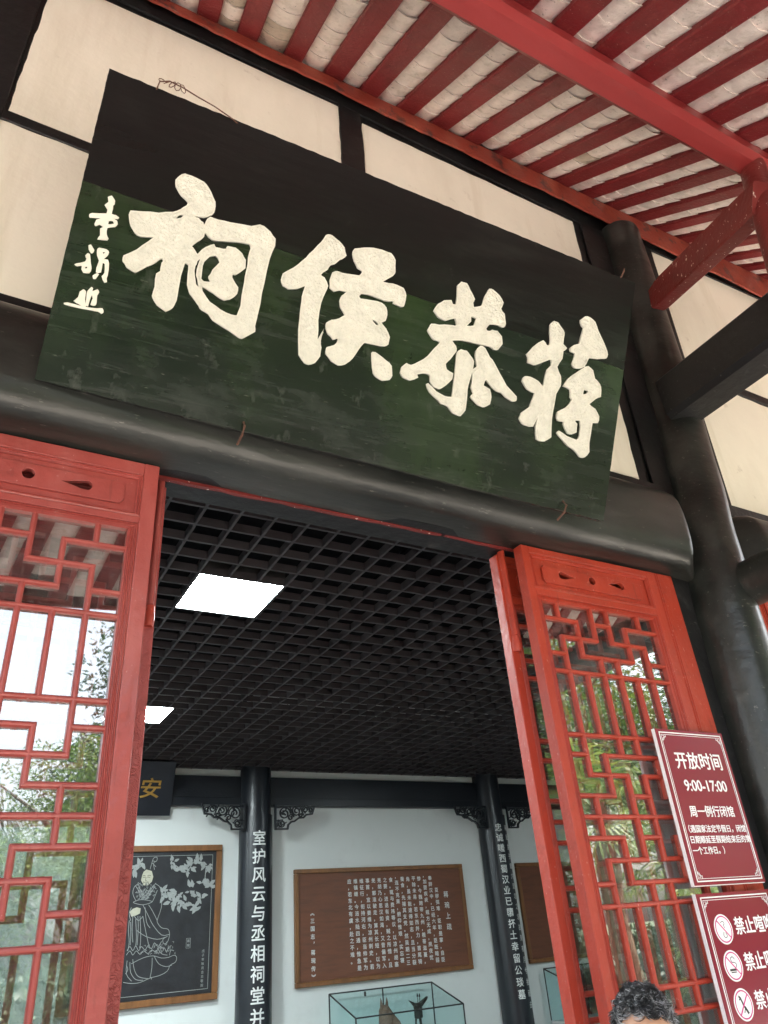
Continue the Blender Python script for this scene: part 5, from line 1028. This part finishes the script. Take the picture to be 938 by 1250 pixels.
tree(1.9, -8.5, 4.9, 2.0, 'leaf_bright', 'bright green small-leaved tree facing the left door, seen mirrored in its glass', 1, 26000, .045)
tree(-.6, -9.5, 4.7, 2.3, 'needle', 'bluish drooping conifer facing the left door', 2, 24000, .085)
tree(-3.6, -8.5, 4.3, 2.0, 'needle', 'low conifer left of the drooping one', 3, 9000, .12)
tree(4.3, -11, 7.6, 2.4, 'needle', 'tall conifer whose branches reach into the sky reflection', 4, 14000, .13)
tree(7.5, -11, 9.0, 3.2, 'leaf_dark', 'tall dark broadleaf tree behind the palms', 5, 24000, .075)
tree(12.5, -9.5, 9.0, 3.6, 'leaf_bright', 'tall light green tree right of the palms', 6, 24000, .075)
tree(17.5, -7.5, 9.5, 3.6, 'leaf_dark', 'tall dark tree at the far right of the courtyard', 7, 18000, .085)
tree(-8.5, -10, 6.5, 3.0, 'leaf_dark', 'dark broadleaf tree at the far left of the courtyard', 8, 14000, .085)
tree(22, -3, 9.5, 3.6, 'leaf_dark', 'dark tree beyond the right end of the paving', 9, 9000, .13)
tree(5.5, -15, 10.5, 3.6, 'leaf_dark', 'very tall dark tree in the back row behind the conifer', 10, 22000, .10)
tree(10.5, -15, 11.5, 4.0, 'leaf_dark', 'very tall dark tree in the back row behind the palms', 11, 26000, .10)
tree(16, -14, 11.5, 4.2, 'leaf_dark', 'very tall dark tree in the back row at the right', 12, 26000, .10)
# fan palms
def palm(x, y, h, sd, label, nf=26):
    t = thing('fan_palm', label, 'palm', (x, y, GZ), 'fan palms by the courtyard'); rr = random.Random(sd)
    obj('trunk', MB().tube([(x+.05*math.sin(i), y, GZ+h*i/8) for i in range(9)], [.13+.02*math.sin(i*2.3) for i in range(9)], 12), M['fibre'], t, smooth=True)
    for k in range(nf):
        a = k*2.4+rr.uniform(-.3, .3); el = rr.uniform(-.5, 1.1); mb = MB()
        d = Vector((math.cos(a)*math.cos(el), math.sin(a)*math.cos(el), math.sin(el))); p0 = Vector((x, y, GZ+h-rr.uniform(0, .25))); p1 = p0+d*rr.uniform(.55, .8); p1.z -= .08
        mb.tube([p0, (p0+p1)/2+Vector((0, 0, .06)), p1], [.014, .010, .008], 5)
        sd_ = d.cross(Vector((0, 0, 1))).normalized(); up_ = sd_.cross(d).normalized()
        for q_ in range(22):
            b_ = (q_/21-.5)*4.4; dd = (d*math.cos(b_)+sd_*math.sin(b_)).normalized(); L_ = .62*(1-.12*abs(b_))*rr.uniform(.85, 1.05)
            wv = dd.cross(up_).normalized()*.016; m1 = p1+dd*L_*.55+up_*.03; m2 = p1+dd*L_+Vector((0, 0, -.16*L_-.10*rr.random()))
            mb.add([p1, m1-wv, m2, m1+wv], [(0, 1, 2, 3)])
        raw('frond', mb, M['palm'], t)
palm(7.0, -2.6, 3.0, 1, 'fan palm mirrored in the glass of the right door leaf'); palm(8.9, -3.4, 2.5, 2, 'shorter fan palm beside the first'); palm(5.9, -4.2, 2.0, 3, 'low fan palm left of the other palms'); palm(10.4, -2.4, 3.6, 4, 'tallest fan palm at the right')
palm(8.0, -1.6, 1.6, 5, 'young fan palm in front of the other palms')
# clipped hedge behind the paving
hg = thing('hedge', 'clipped green hedge along the far side of the courtyard', 'hedge', (2, -5.6, GZ))
V = MB(); rr = random.Random(21)
for i in range(60000):
    p = Vector((rr.uniform(-12, 20), rr.uniform(-6.3, -5.3), 0)); p.z = GZ+rr.uniform(.0, 1.65+.15*math.sin(p.x*1.7)+.1*math.sin(p.x*4.3)); a = Vector((rr.gauss(0, 1), rr.gauss(0, 1), rr.gauss(0, 1))).normalized()*.07; b_ = a.cross(Vector((rr.gauss(0, 1), rr.gauss(0, 1), rr.gauss(0, 1)))).normalized()*.03
    k = len(V.v); V.v += [tuple(p-a), tuple(p-b_), tuple(p+a), tuple(p+b_)]; V.f.append((k, k+1, k+2, k+3))
raw('foliage', V, M['leaf_dark'], hg)
V = MB()
for i in range(32): V.tube([(-12+i, -5.8, GZ), (-12+i+.05, -5.8, GZ+.6)], [.02, .01], 5)
obj('stems', V, M['bark'], hg)

for o in bpy.data.objects:
    if '_o' in o: del o['_o']
